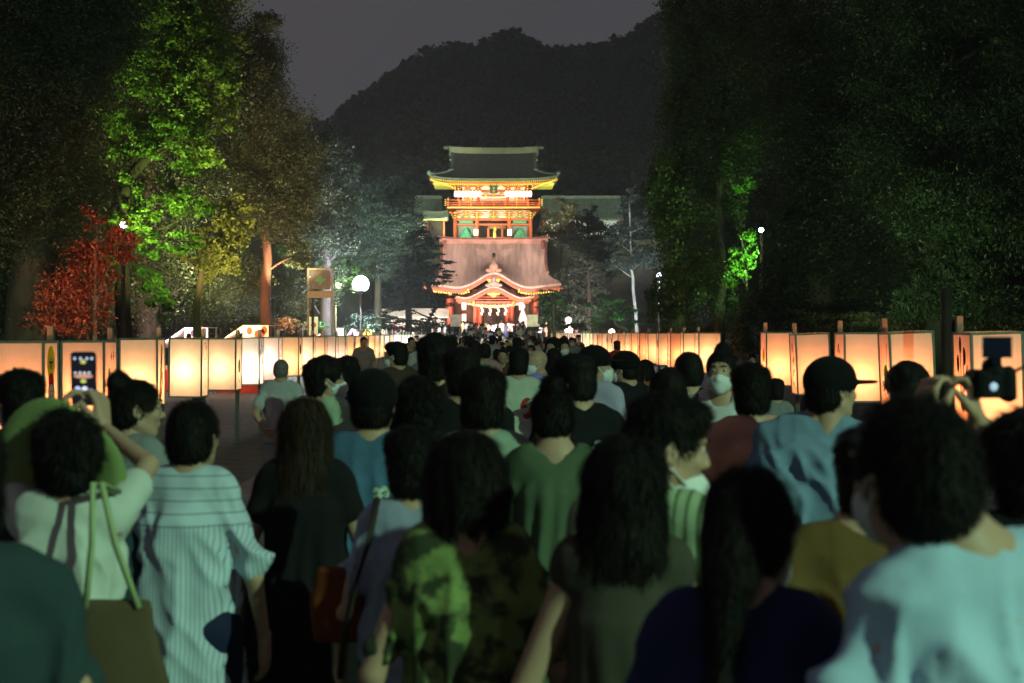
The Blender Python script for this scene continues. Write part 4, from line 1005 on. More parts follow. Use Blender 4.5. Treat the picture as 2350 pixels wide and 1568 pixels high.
# ================================================================== LAMPS AND SIGNS
def lamp_post(x, y, Y, r, col, power, label, emis, name='street_lamp', glob=None):
    p = at(x, y, Y); t = thing(name, label, 'street lamp', (p.x, p.y, 0))
    mb = MB(); mb.tube([(0, 0, -.1), (0, 0, .5), (0, 0, p.z - r - .05)], [.075, .055, .04], 8); mb.build('pole', m_dark, t, True)
    mb = MB(); mb.tube([(0, 0, p.z - r - .08), (0, 0, p.z - r * .8)], [.05, r * .6], 12); mb.build('fitting', m_dark, t, True)
    mb = MB(); mb.ball((0, 0, p.z), r, 20, 14); mb.build('globe', emit_mat('lamp glass ' + label[:20], col, emis), t, True)
    l = point_light('lamp_light', (0, 0, p.z), col, power, r + 0.02, t)
    return t
lamp_post(828, 652, 58, .33, (.66, .80, 1.0), 36000, 'round white globe lamp glaring left of the dance hall', 40)
lamp_post(718, 635, 50, .11, (.72, 1.0, .6), 70, 'small greenish lamp beside the first aid sign', 30)
lamp_post(283, 517, 30.4, .075, (.75, .9, 1.0), 10, 'tiny bluish white lamp above the red shrub', 25)
lamp_post(1747, 528, 35.6, .06, (.7, 1.0, .9), 8, 'tiny white lamp beside the vivid green small tree', 25)
lamp_post(1512, 632, 72, .12, (.75, .85, 1.0), 5000, 'small bluish lamp at the edge of the column evergreen', 25)
lamp_post(1404, 762, 58, .12, (1.0, .75, .55), 40, 'low round warm lamp standing above the right lantern row', 12)
lamp_post(932, 783, 52, .06, (.8, .85, 1.0), 4, 'low tiny white lamp at the left lantern row', 25)
lamp_post(932, 528, 140, .22, (.9, 1.0, 1.0), 200, 'distant white lamp on the slope left of the gate', 12)
# lights added to brighten trees and shrubs, no fixtures there
spot_light('maple_fill', at(398, 640, 31.0), at(420, 430, 33.5), (.5, 1.0, .2), 800, 130, .1)
spot_light('maple_fill', at(300, 600, 31.2), at(360, 250, 33.5), (.62, 1.0, .18), 1500, 90, .1)
spot_light('maple_fill', at(500, 690, 35.0), at(520, 400, 38), (.95, .85, .25), 2400, 100, .1)
spot_light('red_shrub_light', at(345, 600, 20.4), at(235, 640, 22.5), (1.0, .42, .2), 420, 100, .1)
spot_light('cedar_fill', at(640, 735, 45.0), at(612, 560, 48), (1.0, .40, .2), 160, 40, .1)
spot_light('slope_fill', at(560, 765, 42.0), at(640, 330, 48), (1.0, .85, .38), 13000, 58, .1)
spot_light('young_tree_light', at(1772, 610, 33.2), at(1695, 590, 34.8), (.5, 1.0, .3), 900, 62, .08)
spot_light('creeper_light', at(1640, 440, 32.5), at(1697, 400, 34.6), (.4, 1.0, .2), 420, 28, .08)
spot_light('right_tree_fill', at(1600, 760, 33.0), at(1560, 250, 38), (.6, 1.0, .25), 190, 80, .1)
spot_light('right_tree_fill', at(2000, 760, 21.0), at(2200, 280, 25), (.6, 1.0, .4), 620, 100, .1)
point_light('pine_fill', at(1240, 700, 92), (.6, 1, .4), 400, .1)
point_light('pine_fill', at(1400, 745, 63), (.5, 1, .4), 200, .1)
point_light('bush_fill', at(690, 738, 55), (1, .7, .4), 120, .1)

# first aid sign
p = at(735, 643, 49.5); t = thing('sign_board', 'tall orange brown first aid sign board with a green cross', 'sign', (p.x, p.y, 0))
mb = MB(); mb.box(-.36, .36, -.03, .03, p.z - .32, p.z + .33); bd = mb.build('board', mat('orange board', (.06, .022, .012), .6), t)
mb = MB(); mb.box(-.18, .18, -.045, -.031, p.z - .055, p.z + .055); mb.box(-.055, .055, -.046, -.0311, p.z - .17, p.z + .17); mb.build('green_cross', mat('cross green', (.008, .07, .025), .5), bd)
mb = MB()
for sx in (-1, 1):
    for sz in (-1, 1): mb.box(min(sx*.28, sx*.24), max(sx*.28, sx*.24), -.045, -.031, p.z + sz*.2 - .06, p.z + sz*.2 + .06); mb.box(min(sx*.28, sx*.16), max(sx*.28, sx*.16), -.047, -.032, p.z + sz*.25 - .012, p.z + sz*.25 + .012)
mb.build('corner_brackets', mat('navy paint', (.02, .03, .12), .5), bd)
mb = MB(); mb.box(-.4, .4, -.035, .035, p.z - .62, p.z - .38); mb.build('lower_board', mat('brown board', (.13, .07, .04), .6), t)
for sx in (-1, 1): mb = MB(); mb.box(sx*.42 - .03, sx*.42 + .03, -.03, .03, 0, p.z + .36); mb.build('post', mat('brown board', (.13, .07, .04), .6), t)
mb = MB(); mb.box(-.45, .45, -.06, .06, p.z + .36, p.z + .41); mb.build('top_rail', mat('brown board', (.13, .07, .04), .6), t)
t = thing('banner', 'narrow white banner with red round marks near the sign board', 'banner', at(772 - 0, 765, 52) * 1.0); t.location.z = 0; t.location.x = (707 - VX) / F * 52
mb = MB(); mb.tube([(0, 0, 0), (0, 0, 2.5)], .02, 6); mb.build('pole', m_dark, t)
mb = MB(); mb.box(.03, .36, -.01, .01, .9, 2.4); cl = mb.build('cloth', m_white, t)
mb = MB(); disc(mb, .2, 2.1, .1, .1, -.014); disc(mb, .2, 1.7, .1, .1, -.014); disc(mb, .2, 1.3, .1, .1, -.014); mb.build('red_marks', mat('print red', (.5, .08, .03), .7), cl)

spot_light('dark_tree_fill', at(60, 765, 20.0), at(120, 450, 24), (.8, 1.0, .5), 260, 110, .1)  # more added fill for the dark trees, no fixtures there
spot_light('dark_tree_fill', at(300, 700, 38.0), at(300, 300, 44), (1, .7, .35), 1500, 110, .1)
spot_light('right_tree_fill', at(1700, 765, 30.0), at(1700, 300, 38), (.6, 1.0, .3), 260, 80, .1)  # added fill for the right trees
spot_light('gate_tree_light', (8.0, 140, 5), (8.0, 150, 13.5), (1, .8, .5), 1500, 80, .2)

point_light('grove_fill', at(800, 700, 64), (.8, 1, .55), 900, .01)  # unseen point lights added to brighten the grove
point_light('grove_fill', at(680, 700, 57), (1, .85, .45), 500, .01)
point_light('grove_fill', at(770, 650, 61), (.7, 1, .5), 500, .01)
spot_light('grove_spot_fill', at(850, 760, 60), at(880, 520, 70), (.85, 1.0, .8), 3500, 80, .1)  # added fill on the grey pine, no lamp there

spot_light('maple_side_light', at(575, 520, 31.5), at(525, 190, 33.5), (1.0, .85, .25), 700, 60, .05)  # yellow light added on the maple edge, no lamp there
spot_light('cedar_front_light', at(520, 700, 40.5), at(620, 330, 48), (1.0, .85, .42), 5200, 100, .05)  # added to brighten the cone tree from the front, no lamp there
spot_light('cedar_front_light', at(655, 700, 46.5), at(680, 430, 52), (.9, .95, .5), 4000, 52, .05)
spot_light('grove_spot_fill', at(900, 740, 63), at(900, 500, 70), (.8, 1.0, .85), 3000, 100, .05)  # second added fill on the grey pine
spot_light('pine_spot_fill', at(1440, 745, 72), at(1445, 540, 80), (.85, 1.0, .95), 2600, 90, .05)  # added fill on the pale pine, no fixture there

# ================================================================== NIGHT HAZE
hz = bpy.data.materials.new('haze air'); hz.use_nodes = True
for n in list(hz.node_tree.nodes):
    if n.type != 'OUTPUT_MATERIAL': hz.node_tree.nodes.remove(n)
pv = hz.node_tree.nodes.new('ShaderNodeVolumePrincipled')
pv.inputs['Color'].default_value = (0.86, 0.88, 0.95, 1); pv.inputs['Density'].default_value = 0.00065; pv.inputs['Anisotropy'].default_value = 0.3
hz.node_tree.links.new(pv.outputs[0], [n for n in hz.node_tree.nodes if n.type == 'OUTPUT_MATERIAL'][0].inputs['Volume'])
mb = MB(); mb.box(-702, 702, -122, 902, -3.0, 110)
mb.build('haze', hz, kind='stuff')

# ================================================================== PEOPLE
class SDF:
    def __init__(s, lo, hi, h):
        s.h = h; s.lo = np.array(lo, float) - 2 * h
        s.n = np.ceil((np.array(hi) - s.lo) / h).astype(int) + 3
        s.d = np.full(s.n, 1.0, np.float32)
        s.ax = [s.lo[i] + h * np.arange(s.n[i]) for i in range(3)]
    def _sl(s, lo, hi, pad):
        i0 = [max(0, int((lo[i] - pad - s.lo[i]) / s.h)) for i in range(3)]
        i1 = [min(s.n[i], int((hi[i] + pad - s.lo[i]) / s.h) + 2) for i in range(3)]
        sl = tuple(slice(a, max(a, b)) for a, b in zip(i0, i1))
        return sl, s.ax[0][sl[0]][:, None, None], s.ax[1][sl[1]][None, :, None], s.ax[2][sl[2]][None, None, :]
    def put(s, v, sl, k, op):
        c = s.d[sl]
        if op == 'u':
            h = np.clip(0.5 + 0.5 * (c - v) / k, 0, 1); s.d[sl] = c * (1 - h) + v * h - k * h * (1 - h)
        elif op == 's':
            v = -v; h = np.clip(0.5 - 0.5 * (c - v) / k, 0, 1); s.d[sl] = c * (1 - h) + v * h + k * h * (1 - h)
    def cone(s, a, b, r1, r2, k=0.02, op='u'):
        a = np.array(a, float); b = np.array(b, float); R = max(r1, r2)
        sl, X, Y, Z = s._sl(np.minimum(a, b) - R, np.maximum(a, b) + R, k + 2 * s.h)
        ba = b - a; L = max(1e-9, ba @ ba)
        t = np.clip(((X - a[0]) * ba[0] + (Y - a[1]) * ba[1] + (Z - a[2]) * ba[2]) / L, 0, 1)
        v = np.sqrt((X - a[0] - ba[0] * t) ** 2 + (Y - a[1] - ba[1] * t) ** 2 + (Z - a[2] - ba[2] * t) ** 2) - (r1 + (r2 - r1) * t)
        s.put(v, sl, k, op)
    def ell(s, c, r, k=0.02, op='u', rot=None):
        c = np.array(c, float); r = np.array(r, float); R = max(r) if rot is not None else r
        sl, X, Y, Z = s._sl(c - R, c + R, k + 2 * s.h)
        x, y, z = X - c[0], Y - c[1], Z - c[2]
        if rot is not None:
            x, y, z = (rot[0][0]*x + rot[1][0]*y + rot[2][0]*z), (rot[0][1]*x + rot[1][1]*y + rot[2][1]*z), (rot[0][2]*x + rot[1][2]*y + rot[2][2]*z)
        k0 = np.sqrt((x/r[0])**2 + (y/r[1])**2 + (z/r[2])**2); k1 = np.sqrt((x/r[0]**2)**2 + (y/r[1]**2)**2 + (z/r[2]**2)**2) + 1e-6
        s.put(k0 * (k0 - 1) / k1, sl, k, op)
    def col(s, prof, k=0.02, n=2.4, op='u'):
        """a stack of ovals: (z, cx, cy, rx, ry) from bottom to top"""
        P = np.array(prof, float)
        R = np.array([max(P[:, 1] + P[:, 3]), max(P[:, 2] + P[:, 4])]); L = np.array([min(P[:, 1] - P[:, 3]), min(P[:, 2] - P[:, 4])])
        sl, X, Y, Z = s._sl((L[0], L[1], P[0, 0]), (R[0], R[1], P[-1, 0]), k + 2 * s.h)
        zz = Z[0, 0, :]
        cx, cy, rx, ry = [np.interp(zz, P[:, 0], P[:, i])[None, None, :] for i in (1, 2, 3, 4)]
        f = (np.abs((X - cx) / rx) ** n + np.abs((Y - cy) / ry) ** n) ** (1 / n)
        v = (f - 1) * np.minimum(rx, ry)
        v = np.maximum(v, np.maximum(Z - P[-1, 0], P[0, 0] - Z)); s.put(v, sl, k, op)
    def nets(s):
        d = s.d; c = d < 0
        cs = np.zeros(tuple(np.array(d.shape) - 1), np.int8)
        for a in (0, 1):
            for b in (0, 1):
                for e in (0, 1):
                    cs += c[a:d.shape[0]-1+a, b:d.shape[1]-1+b, e:d.shape[2]-1+e]
        act = (cs > 0) & (cs < 8); idx = np.full(act.shape, -1, np.int32)
        ii = np.argwhere(act); idx[act] = np.arange(len(ii))
        acc = np.zeros((len(ii), 3)); cnt = np.zeros(len(ii))
        cr = [(a, b, e) for a in (0, 1) for b in (0, 1) for e in (0, 1)]
        for p in cr:
            for ax in range(3):
                if p[ax]: continue
                q = list(p); q[ax] = 1
                da = d[ii[:, 0]+p[0], ii[:, 1]+p[1], ii[:, 2]+p[2]]; db = d[ii[:, 0]+q[0], ii[:, 1]+q[1], ii[:, 2]+q[2]]
                m = (da < 0) != (db < 0); t = np.where(m, da / np.where(m, da - db, 1), 0)
                pos = np.tile(np.array(p, float), (len(ii), 1)); pos[:, ax] = t
                acc += pos * m[:, None]; cnt += m
        V = s.lo + (ii + acc / cnt[:, None]) * s.h
        Fq = []
        for ax in range(3):
            o = [(ax + 1) % 3, (ax + 2) % 3]
            sa = [slice(None)] * 3; sb = [slice(None)] * 3; sa[ax] = slice(0, -1); sb[ax] = slice(1, None)
            x = c[tuple(sa)] != c[tuple(sb)]
            g = np.argwhere(x)
            g = g[(g[:, o[0]] > 0) & (g[:, o[1]] > 0) & (g[:, o[0]] < act.shape[o[0]]) & (g[:, o[1]] < act.shape[o[1]])]
            q = []
            for (e, f) in ((1, 1), (0, 1), (0, 0), (1, 0)):
                h = g.copy(); h[:, o[0]] -= e; h[:, o[1]] -= f; q.append(idx[h[:, 0], h[:, 1], h[:, 2]])
            q = np.stack(q, 1); fl = ~c[g[:, 0], g[:, 1], g[:, 2]]
            q[fl] = q[fl][:, ::-1]
            Fq.append(q)
        return V, np.concatenate(Fq)

def relax(V, Fq, it=1, lam=0.5):
    e = np.concatenate([Fq[:, [0, 1]], Fq[:, [1, 2]], Fq[:, [2, 3]], Fq[:, [3, 0]]]); e = np.concatenate([e, e[:, ::-1]])
    for _ in range(it):
        A = np.zeros_like(V); n = np.bincount(e[:, 0], minlength=len(V))[:, None]
        for k in range(3): A[:, k] = np.bincount(e[:, 0], V[e[:, 1], k], minlength=len(V))
        V = V + lam * (A / np.maximum(n, 1) - V)
    return V
def normals(V, Fq):
    n = np.cross(V[Fq[:, 2]] - V[Fq[:, 0]], V[Fq[:, 3]] - V[Fq[:, 1]]); N = np.zeros_like(V)
    for k in range(4):
        for a in range(3): N[:, a] += np.bincount(Fq[:, k], n[:, a], minlength=len(V))
    return N / (np.linalg.norm(N, axis=1)[:, None] + 1e-9)

def rotm(rx=0, ry=0, rz=0):
    return np.array((Matrix.Rotation(rz, 3, 'Z') @ Matrix.Rotation(ry, 3, 'Y') @ Matrix.Rotation(rx, 3, 'X')))

# ---- hands: wrist at the origin, fingers towards -z, palm towards +y, thumb at -x
def hand_np(curl):
    s = SDF((-.09, -.03, -.2), (.055, .1, .02), .0045)
    s.cone((0, 0, .015), (0, 0, -.01), .026, .024, .01)
    for x in (-.028, -.010, .009, .027): s.cone((x * .6, 0, -.015), (x, .002, -.085), .017, .0125, .008)
    s.ell((0, .004, -.055), (.036, .013, .04), .01)
    for x, L in ((-.032, .072), (-.011, .080), (.010, .075), (.030, .058)):
        p = np.array((x, .002, -.088)); an = curl * .6
        for seg, r in ((.45, .0098), (.31, .0088), (.24, .0080)):
            q = p + L * seg * np.array((x * .6, math.sin(an), -math.cos(an))); s.cone(p, q, r, r * .9, .003); p = q; an += curl
    s.cone((-.02, .008, -.02), (-.046, .022 + .01 * curl, -.055), .016, .013, .008)
    s.cone((-.046, .022 + .01 * curl, -.055), (-.052 + .012 * curl, .034 + .02 * curl, -.088), .0125, .0095, .004)
    V, Fq = s.nets(); return relax(V, Fq, 1, .4), Fq
HANDS = {'relaxed': hand_np(.35), 'grip': hand_np(.85), 'flat': hand_np(.12)}
def place_hand(kind, wrist, d, palm, left):
    V, Fq = HANDS[kind]; V = V.copy()
    z_ = -np.array(Vector(d).normalized()); y_ = np.array(palm, float); y_ -= z_ * (y_ @ z_); y_ /= np.linalg.norm(y_); x_ = np.cross(y_, z_)
    if not left: V[:, 0] *= -1; Fq = Fq[:, ::-1]
    return V @ np.stack([x_, y_, z_]) + np.array(wrist), Fq

# ---- heads: origin at the head centre, face towards +y
def head_np(fem, hh=.006):
    s = SDF((-.1, -.13, -.21), (.1, .14, .14), hh)
    s.ell((0, -.012, .028), (.074, .095, .086), .02)
    s.ell((0, .030, -.02), (.062, .062, .085), .03)
    s.cone((0, .045, -.075), (0, .060, -.095), .036 if fem else .04, .022, .025)
    for sx in (-1, 1):
        s.cone((sx * .05, .005, -.055), (sx * .02, .055, -.092), .022, .02, .02)
        s.ell((sx * .032, .074, -.022), (.022, .018, .02), .015)
        s.ell((sx * .028, .082, .036), (.026, .012, .010), .01)
        s.ell((sx * .030, .097, .012), (.017, .014, .011), .008, 's')
        s.ell((sx * .0305, .078, .011), (.0135, .0135, .0125), .003)
        s.ell((sx * .077, -.006, -.004), (.008, .021, .030), .008, rot=rotm(0, 0, sx * .35))
        s.ell((sx * .083, -.003, -.002), (.004, .011, .018), .004, 's')
        s.ell((sx * .011, .096, -.031), (.008, .009, .007), .005)
    s.cone((0, .086, .025), (0, .104, -.022), .008, .012, .01)
    s.ell((0, .106, -.026), (.011, .010, .009), .006)
    s.ell((0, .087, -.055), (.022, .010, .006), .004); s.ell((0, .085, -.065), (.019, .010, .007), .004)
    s.ell((0, .100, -.0595), (.018, .006, .0016), .002, 's')
    s.cone((0, -.018, -.05), (0, -.032, -.20), .05 if fem else .058, .052 if fem else .063, .03)
    V, Fq = s.nets(); return relax(V, Fq, 1, .35), Fq
HEADS = {True: head_np(True), False: head_np(False)}
HEADS_LO = {True: head_np(True, .013), False: head_np(False, .013)}

# ---- hair
def hair_np(style, hh=.008, seed=0, strands=0, length=1.0):
    lo, hi = (-.14, -.19, -.2), (.14, .13, .18)
    if style in ('long', 'ponytail', 'verylong'): lo = (-.17, -.2, -.62)
    if style == 'bob': lo = (-.15, -.19, -.27)
    s = SDF(lo, hi, hh)
    if style != 'bald': s.ell((0, -.016, .034), (.081, .103, .092), .02)
    if style in ('short', 'crop', 'bun', 'ponytail', 'buzz'):
        s.ell((0, -.045, -.015), (.078, .072, .072), .02)
    if style == 'short': s.ell((0, -.04, -.05), (.068, .06, .055), .03); s.ell((0, .045, .095), (.066, .05, .03), .02); s.ell((.0, -.01, .09), (.085, .10, .055), .03)
    if style == 'crop': s.ell((0, -.045, -.045), (.062, .055, .045), .03)
    if style == 'messy':
        s.ell((0, -.02, .04), (.098, .118, .105), .03); s.ell((0, -.05, -.04), (.085, .07, .08), .03)
    if style == 'bun': s.ell((0, -.07, .12), (.045, .045, .042), .012)
    if style == 'bob':
        s.col([(-.118, 0, -.04, .090, .080), (-.085, 0, -.038, .104, .092), (-.02, 0, -.03, .110, .100), (.04, 0, -.018, .094, .106), (.09, 0, -.016, .07, .08)], .03, 2.2)
    if style in ('long', 'verylong'):
        L = -.215 * length if style == 'long' else -.58
        s.col([(L, 0.0, -.085, .055, .028), (L * .75, 0, -.085, .095, .045), (-.13, 0, -.062, .105, .07), (-.06, 0, -.035, .100, .09), (.04, 0, -.018, .092, .106), (.1, 0, -.016, .06, .07)], .03, 2.2)
    if style == 'ponytail':
        s.ell((0, -.13, .04), (.03, .03, .03), .02)
        s.cone((0, -.13, .04), (.01, -.165, -.08), .032, .042, .02); s.cone((.01, -.165, -.08), (.0, -.15, -.34), .042, .014, .02)
    # free the face
    z1 = .052 if style not in ('short', 'messy') else .06
    s.ell((0, .10, -.045), (.078, .085, z1 + .055), .015, 's')
    if style in ('short', 'crop', 'buzz', 'messy'):
        for sx in (-1, 1): s.ell((sx * .088, .012, -.03), (.022, .034, .05), .012, 's')
        s.ell((0, .06, -.12), (.1, .11, .07), .01, 's')
    V, Fq = s.nets(); V = relax(V, Fq, 1, .4)
    N = normals(V, Fq); R = np.random.default_rng(seed)
    amp = {'buzz': .001, 'crop': .003, 'short': .006, 'messy': .013}.get(style, .006)
    low = V[:, 2:3] < -.1
    n1 = fbm(V * np.array([70, 70, 14 if style in ('bob', 'long', 'verylong', 'ponytail') else 45]) + seed * 7.1, seed, 3)
    n2 = fbm(V * 18 + seed, seed + 5, 2)
    V = V + N * (amp * (n1 * .8 + n2) + .002)[:, None]
    if style in ('bob', 'long', 'verylong'):
        # ragged tips
        tip = np.clip((V[:, 2].min() + .10 - V[:, 2]) / .10, 0, 1); V[:, 2] -= tip * .05 * vnoise(np.stack([V[:, 0] * 55, V[:, 1] * 30, V[:, 2] * 0], 1), seed + 3)
    Fl = [Fq]
    if strands:
        N = normals(V, Fq); k = R.integers(0, len(V), strands); p = V[k]; n = N[k]
        if style in ('bob', 'long', 'verylong', 'ponytail'): g = np.tile([0, -.1, -1.0], (strands, 1))
        else: g = p - np.array([0.01, -.05, .13]); g /= np.linalg.norm(g, axis=1)[:, None] + 1e-6; g[:, 2] -= .35
        g = g + R.normal(size=g.shape) * (.16 if style not in ('messy', 'short') else .4)
        t = g - n * (g * n).sum(1)[:, None]; t /= np.linalg.norm(t, axis=1)[:, None] + 1e-6
        L = R.uniform(.025, .07, strands)[:, None] * ({'long': .9, 'verylong': 1.3, 'bob': .85, 'crop': .36, 'short': .55, 'messy': .75}.get(style, .6))
        if style == 'buzz': L *= .15
        w = np.cross(t, n) * R.uniform(.0006, .0014, strands)[:, None]
        off = (.001 + .012 * R.uniform(0, 1, strands)[:, None] ** 2.5) * (1 if style != 'buzz' else .3)
        a = p + n * .0005; b2 = p + t * L * .5 + n * off; c = p + t * L + n * off * .9
        SV = np.stack([a - w, a + w, b2 - w, b2 + w, c], 1).reshape(-1, 3); o = len(V) + 5 * np.arange(strands)[:, None]
        Fl += [o + np.array([[0, 1, 3, 2]]), o + np.array([[2, 3, 4]])]; V = np.concatenate([V, SV])
    return V, Fl

HAIRC = {}
def hair_cached(style, lod, seed):
    k = (style, lod, seed)
    if k not in HAIRC: HAIRC[k] = hair_np(style, .008 if lod == 0 else (.011 if lod == 1 else .017), seed, (7500, 1400, 0)[lod])
    return HAIRC[k]

m_skin = mat('skin', (0.50, 0.31, 0.21), 0.5, 0.06, 14, 0.05, 120, spec=0.35)
m_skin2 = mat('skin tan', (0.40, 0.24, 0.15), 0.5, 0.06, 14, 0.05, 120, spec=0.35)
m_hair = mat('black hair', (0.012, 0.010, 0.009), 0.55, 0.3, 30, 0.25, 120, spec=0.09, stretch=(1, 1, .08))
m_hairb = mat('dark brown hair', (0.035, 0.022, 0.014), 0.55, 0.3, 30, 0.25, 120, spec=0.09, stretch=(1, 1, .08))
m_hairg = mat('grey hair', (0.16, 0.15, 0.14), 0.5, 0.3, 30, 0.2, 120)
m_mask = mat('white mask cloth', (0.75, 0.78, 0.78), 0.7, 0.04, 10, 0.1, 200)
m_eye = mat('eye', (0.5, 0.48, 0.45), 0.2, 0.02); m_iris = mat('iris', (0.01, 0.007, 0.005), 0.2, 0.02)
m_shoe = mat('dark shoe', (0.03, 0.03, 0.035), 0.5, 0.2); m_shoe2 = mat('white shoe', (0.5, 0.5, 0.48), 0.6, 0.1)

def fabric(key, col, stripe=None, scol=(0.02, 0.02, 0.03), print_=None, pcol=None, knit=False, blot=None):
    """woven cloth with fine weave relief; stripe = ('x'|'z', count per metre, share), print_ = (x, z, r, side)"""
    if key in _M: return _M[key]
    m = mat(key, col, 0.85, 0.10, 5, 0.12, 260, spec=0.06)
    nt = m.node_tree; N, L = nt.nodes, nt.links; b = N['Principled BSDF']
    b.inputs['Sheen Weight'].default_value = 0.03
    src = b.inputs['Base Color'].links[0].from_socket
    tcn = [n for n in N if n.type == 'TEX_COORD'][0]; sx = N.new('ShaderNodeSeparateXYZ'); L.new(tcn.outputs['Object'], sx.inputs[0])
    def math_(op, a, c=None):
        n = N.new('ShaderNodeMath'); n.operation = op
        for i, v in enumerate((a, c)):
            if v is None: continue
            if hasattr(v, 'type') and not isinstance(v, (int, float)): L.new(v, n.inputs[i])
            else: n.inputs[i].default_value = v
        return n.outputs[0]
    def mixin(f, c2):
        nonlocal src
        mx = N.new('ShaderNodeMix'); mx.data_type = 'RGBA'; L.new(f, mx.inputs['Factor']); L.new(src, mx.inputs['A'])
        if hasattr(c2, 'type'): L.new(c2, mx.inputs['B'])
        else: mx.inputs['B'].default_value = (*c2, 1)
        src = mx.outputs['Result']
    for st in (stripe if isinstance(stripe, list) else [stripe] if stripe else []):
        ax, cnt, share = st[:3]; v = sx.outputs['X' if ax == 'x' else 'Z']
        f = math_('FRACT', math_('MULTIPLY', v, float(cnt))); f = math_('LESS_THAN', f, share)
        if len(st) > 3: f = math_('MULTIPLY', f, math_('GREATER_THAN' if st[3] > 0 else 'LESS_THAN', sx.outputs['Z'], abs(st[3])))
        f = math_('MULTIPLY', f, .8); mixin(f, scol)
    if blot:
        n = N.new('ShaderNodeTexNoise'); n.inputs['Scale'].default_value = blot[0]; n.inputs['Detail'].default_value = 3; L.new(tcn.outputs['Object'], n.inputs['Vector'])
        r = N.new('ShaderNodeValToRGB'); r.color_ramp.interpolation = 'EASE'; r.color_ramp.elements[0].position = blot[1]; r.color_ramp.elements[0].color = (0, 0, 0, 1); r.color_ramp.elements[1].position = blot[1] + .16; r.color_ramp.elements[1].color = (1, 1, 1, 1)
        L.new(n.outputs['Fac'], r.inputs['Fac']); mixin(r.outputs['Color'], blot[2])
    if print_:
        for (px_, pz_, rx, rz_, side, pc, holes) in print_:
            dx = math_('DIVIDE', math_('SUBTRACT', sx.outputs['X'], px_), rx); dz = math_('DIVIDE', math_('SUBTRACT', sx.outputs['Z'], pz_), rz_)
            r2 = math_('ADD', math_('MULTIPLY', dx, dx), math_('MULTIPLY', dz, dz)); f = math_('LESS_THAN', r2, 1.0)
            f = math_('MULTIPLY', f, math_('GREATER_THAN' if side > 0 else 'LESS_THAN', sx.outputs['Y'], 0.0))
            if holes:
                n = N.new('ShaderNodeTexNoise'); n.inputs['Scale'].default_value = holes; L.new(tcn.outputs['Object'], n.inputs['Vector']); f = math_('MULTIPLY', f, math_('GREATER_THAN', n.outputs['Fac'], .47))
            mixin(f, pc)
    L.new(src, b.inputs['Base Color'])
    return m

def folds(V, N, kind, amt, seed):
    """creases in cloth, in metres along the normal"""
    if kind == 'tee':
        P = V * np.array([15, 10, 3.0]) + seed; w = fbm(V * 3 + seed, seed + 2, 2) * 1.5
        a = 1.6 * (1 - np.abs(vnoise(P + w[:, None], seed))) ** 3 - .6
        Pd = np.stack([(V[:, 0] + V[:, 2] * .7) * 12, V[:, 1] * 6, (V[:, 2] - V[:, 0] * .7) * 3], 1) + seed * 3
        d = 1.6 * (1 - np.abs(vnoise(Pd + w[:, None] * .7, seed + 9))) ** 3 - .6
        env = np.clip((1.43 - V[:, 2]) * 6, .12, 1)
        return 2.1 * amt * env * (.7 * a + .8 * d * np.clip(np.abs(V[:, 0]) * 6, .35, 1))
    if kind == 'gather':
        ang = np.arctan2(V[:, 0], -V[:, 1] - .0); t = np.clip((1.38 - V[:, 2]) * 3, 0, 1)
        return amt * 1.6 * t * (np.sin(ang * 13 + vnoise(V * 3, seed) * 2.5) * .7 + vnoise(np.stack([ang * 5, V[:, 2] * 1.4, V[:, 2] * 0], 1), seed + 1))
    if kind == 'trousers':
        P = V * np.array([10, 10, 7]) + seed; return amt * (.6 * fbm(P, seed, 2) + .5 * (1 - 2 * np.abs(vnoise(V * np.array([7, 7, 14]), seed + 4))) * np.exp(-((V[:, 2] - .48) / .12) ** 2))
    return amt * fbm(V * 8, seed, 2)

ARMS = {   # elbow and wrist for the right arm (x > 0), in metres for a 1.7 m figure facing +y; hand direction, palm normal, hand kind
    'down': ((.235, -.03, 1.11), (.245, .06, .88), (.02, .12, -1), (-1, .1, 0), 'relaxed'),
    'phone': ((.27, .20, 1.27), (.10, .40, 1.52), (-.15, .15, 1), (-.9, .3, 0), 'grip'),
    'phonehigh': ((.30, .22, 1.42), (.075, .42, 1.68), (-.10, .1, 1), (-.9, .3, .1), 'grip'),
    'fold': ((.24, -.02, 1.12), (.08, .20, 1.13), (-.9, .35, .1), (0, -1, 0), 'relaxed'),
    'hold': ((.24, -.03, 1.12), (.16, .21, 1.10), (-.25, 1, .25), (-.3, 0, 1), 'grip'),
    'back': ((.25, -.12, 1.12), (.14, -.16, .95), (-.8, 0, -.5), (0, -1, 0), 'relaxed'),
    'head': ((.33, .10, 1.50), (.12, .03, 1.64), (-.5, -.3, .8), (-1, 0, 0), 'relaxed'),
    'swing': ((.24, .06, 1.12), (.22, .22, .93), (0, .4, -1), (-1, 0, 0), 'relaxed'),
}

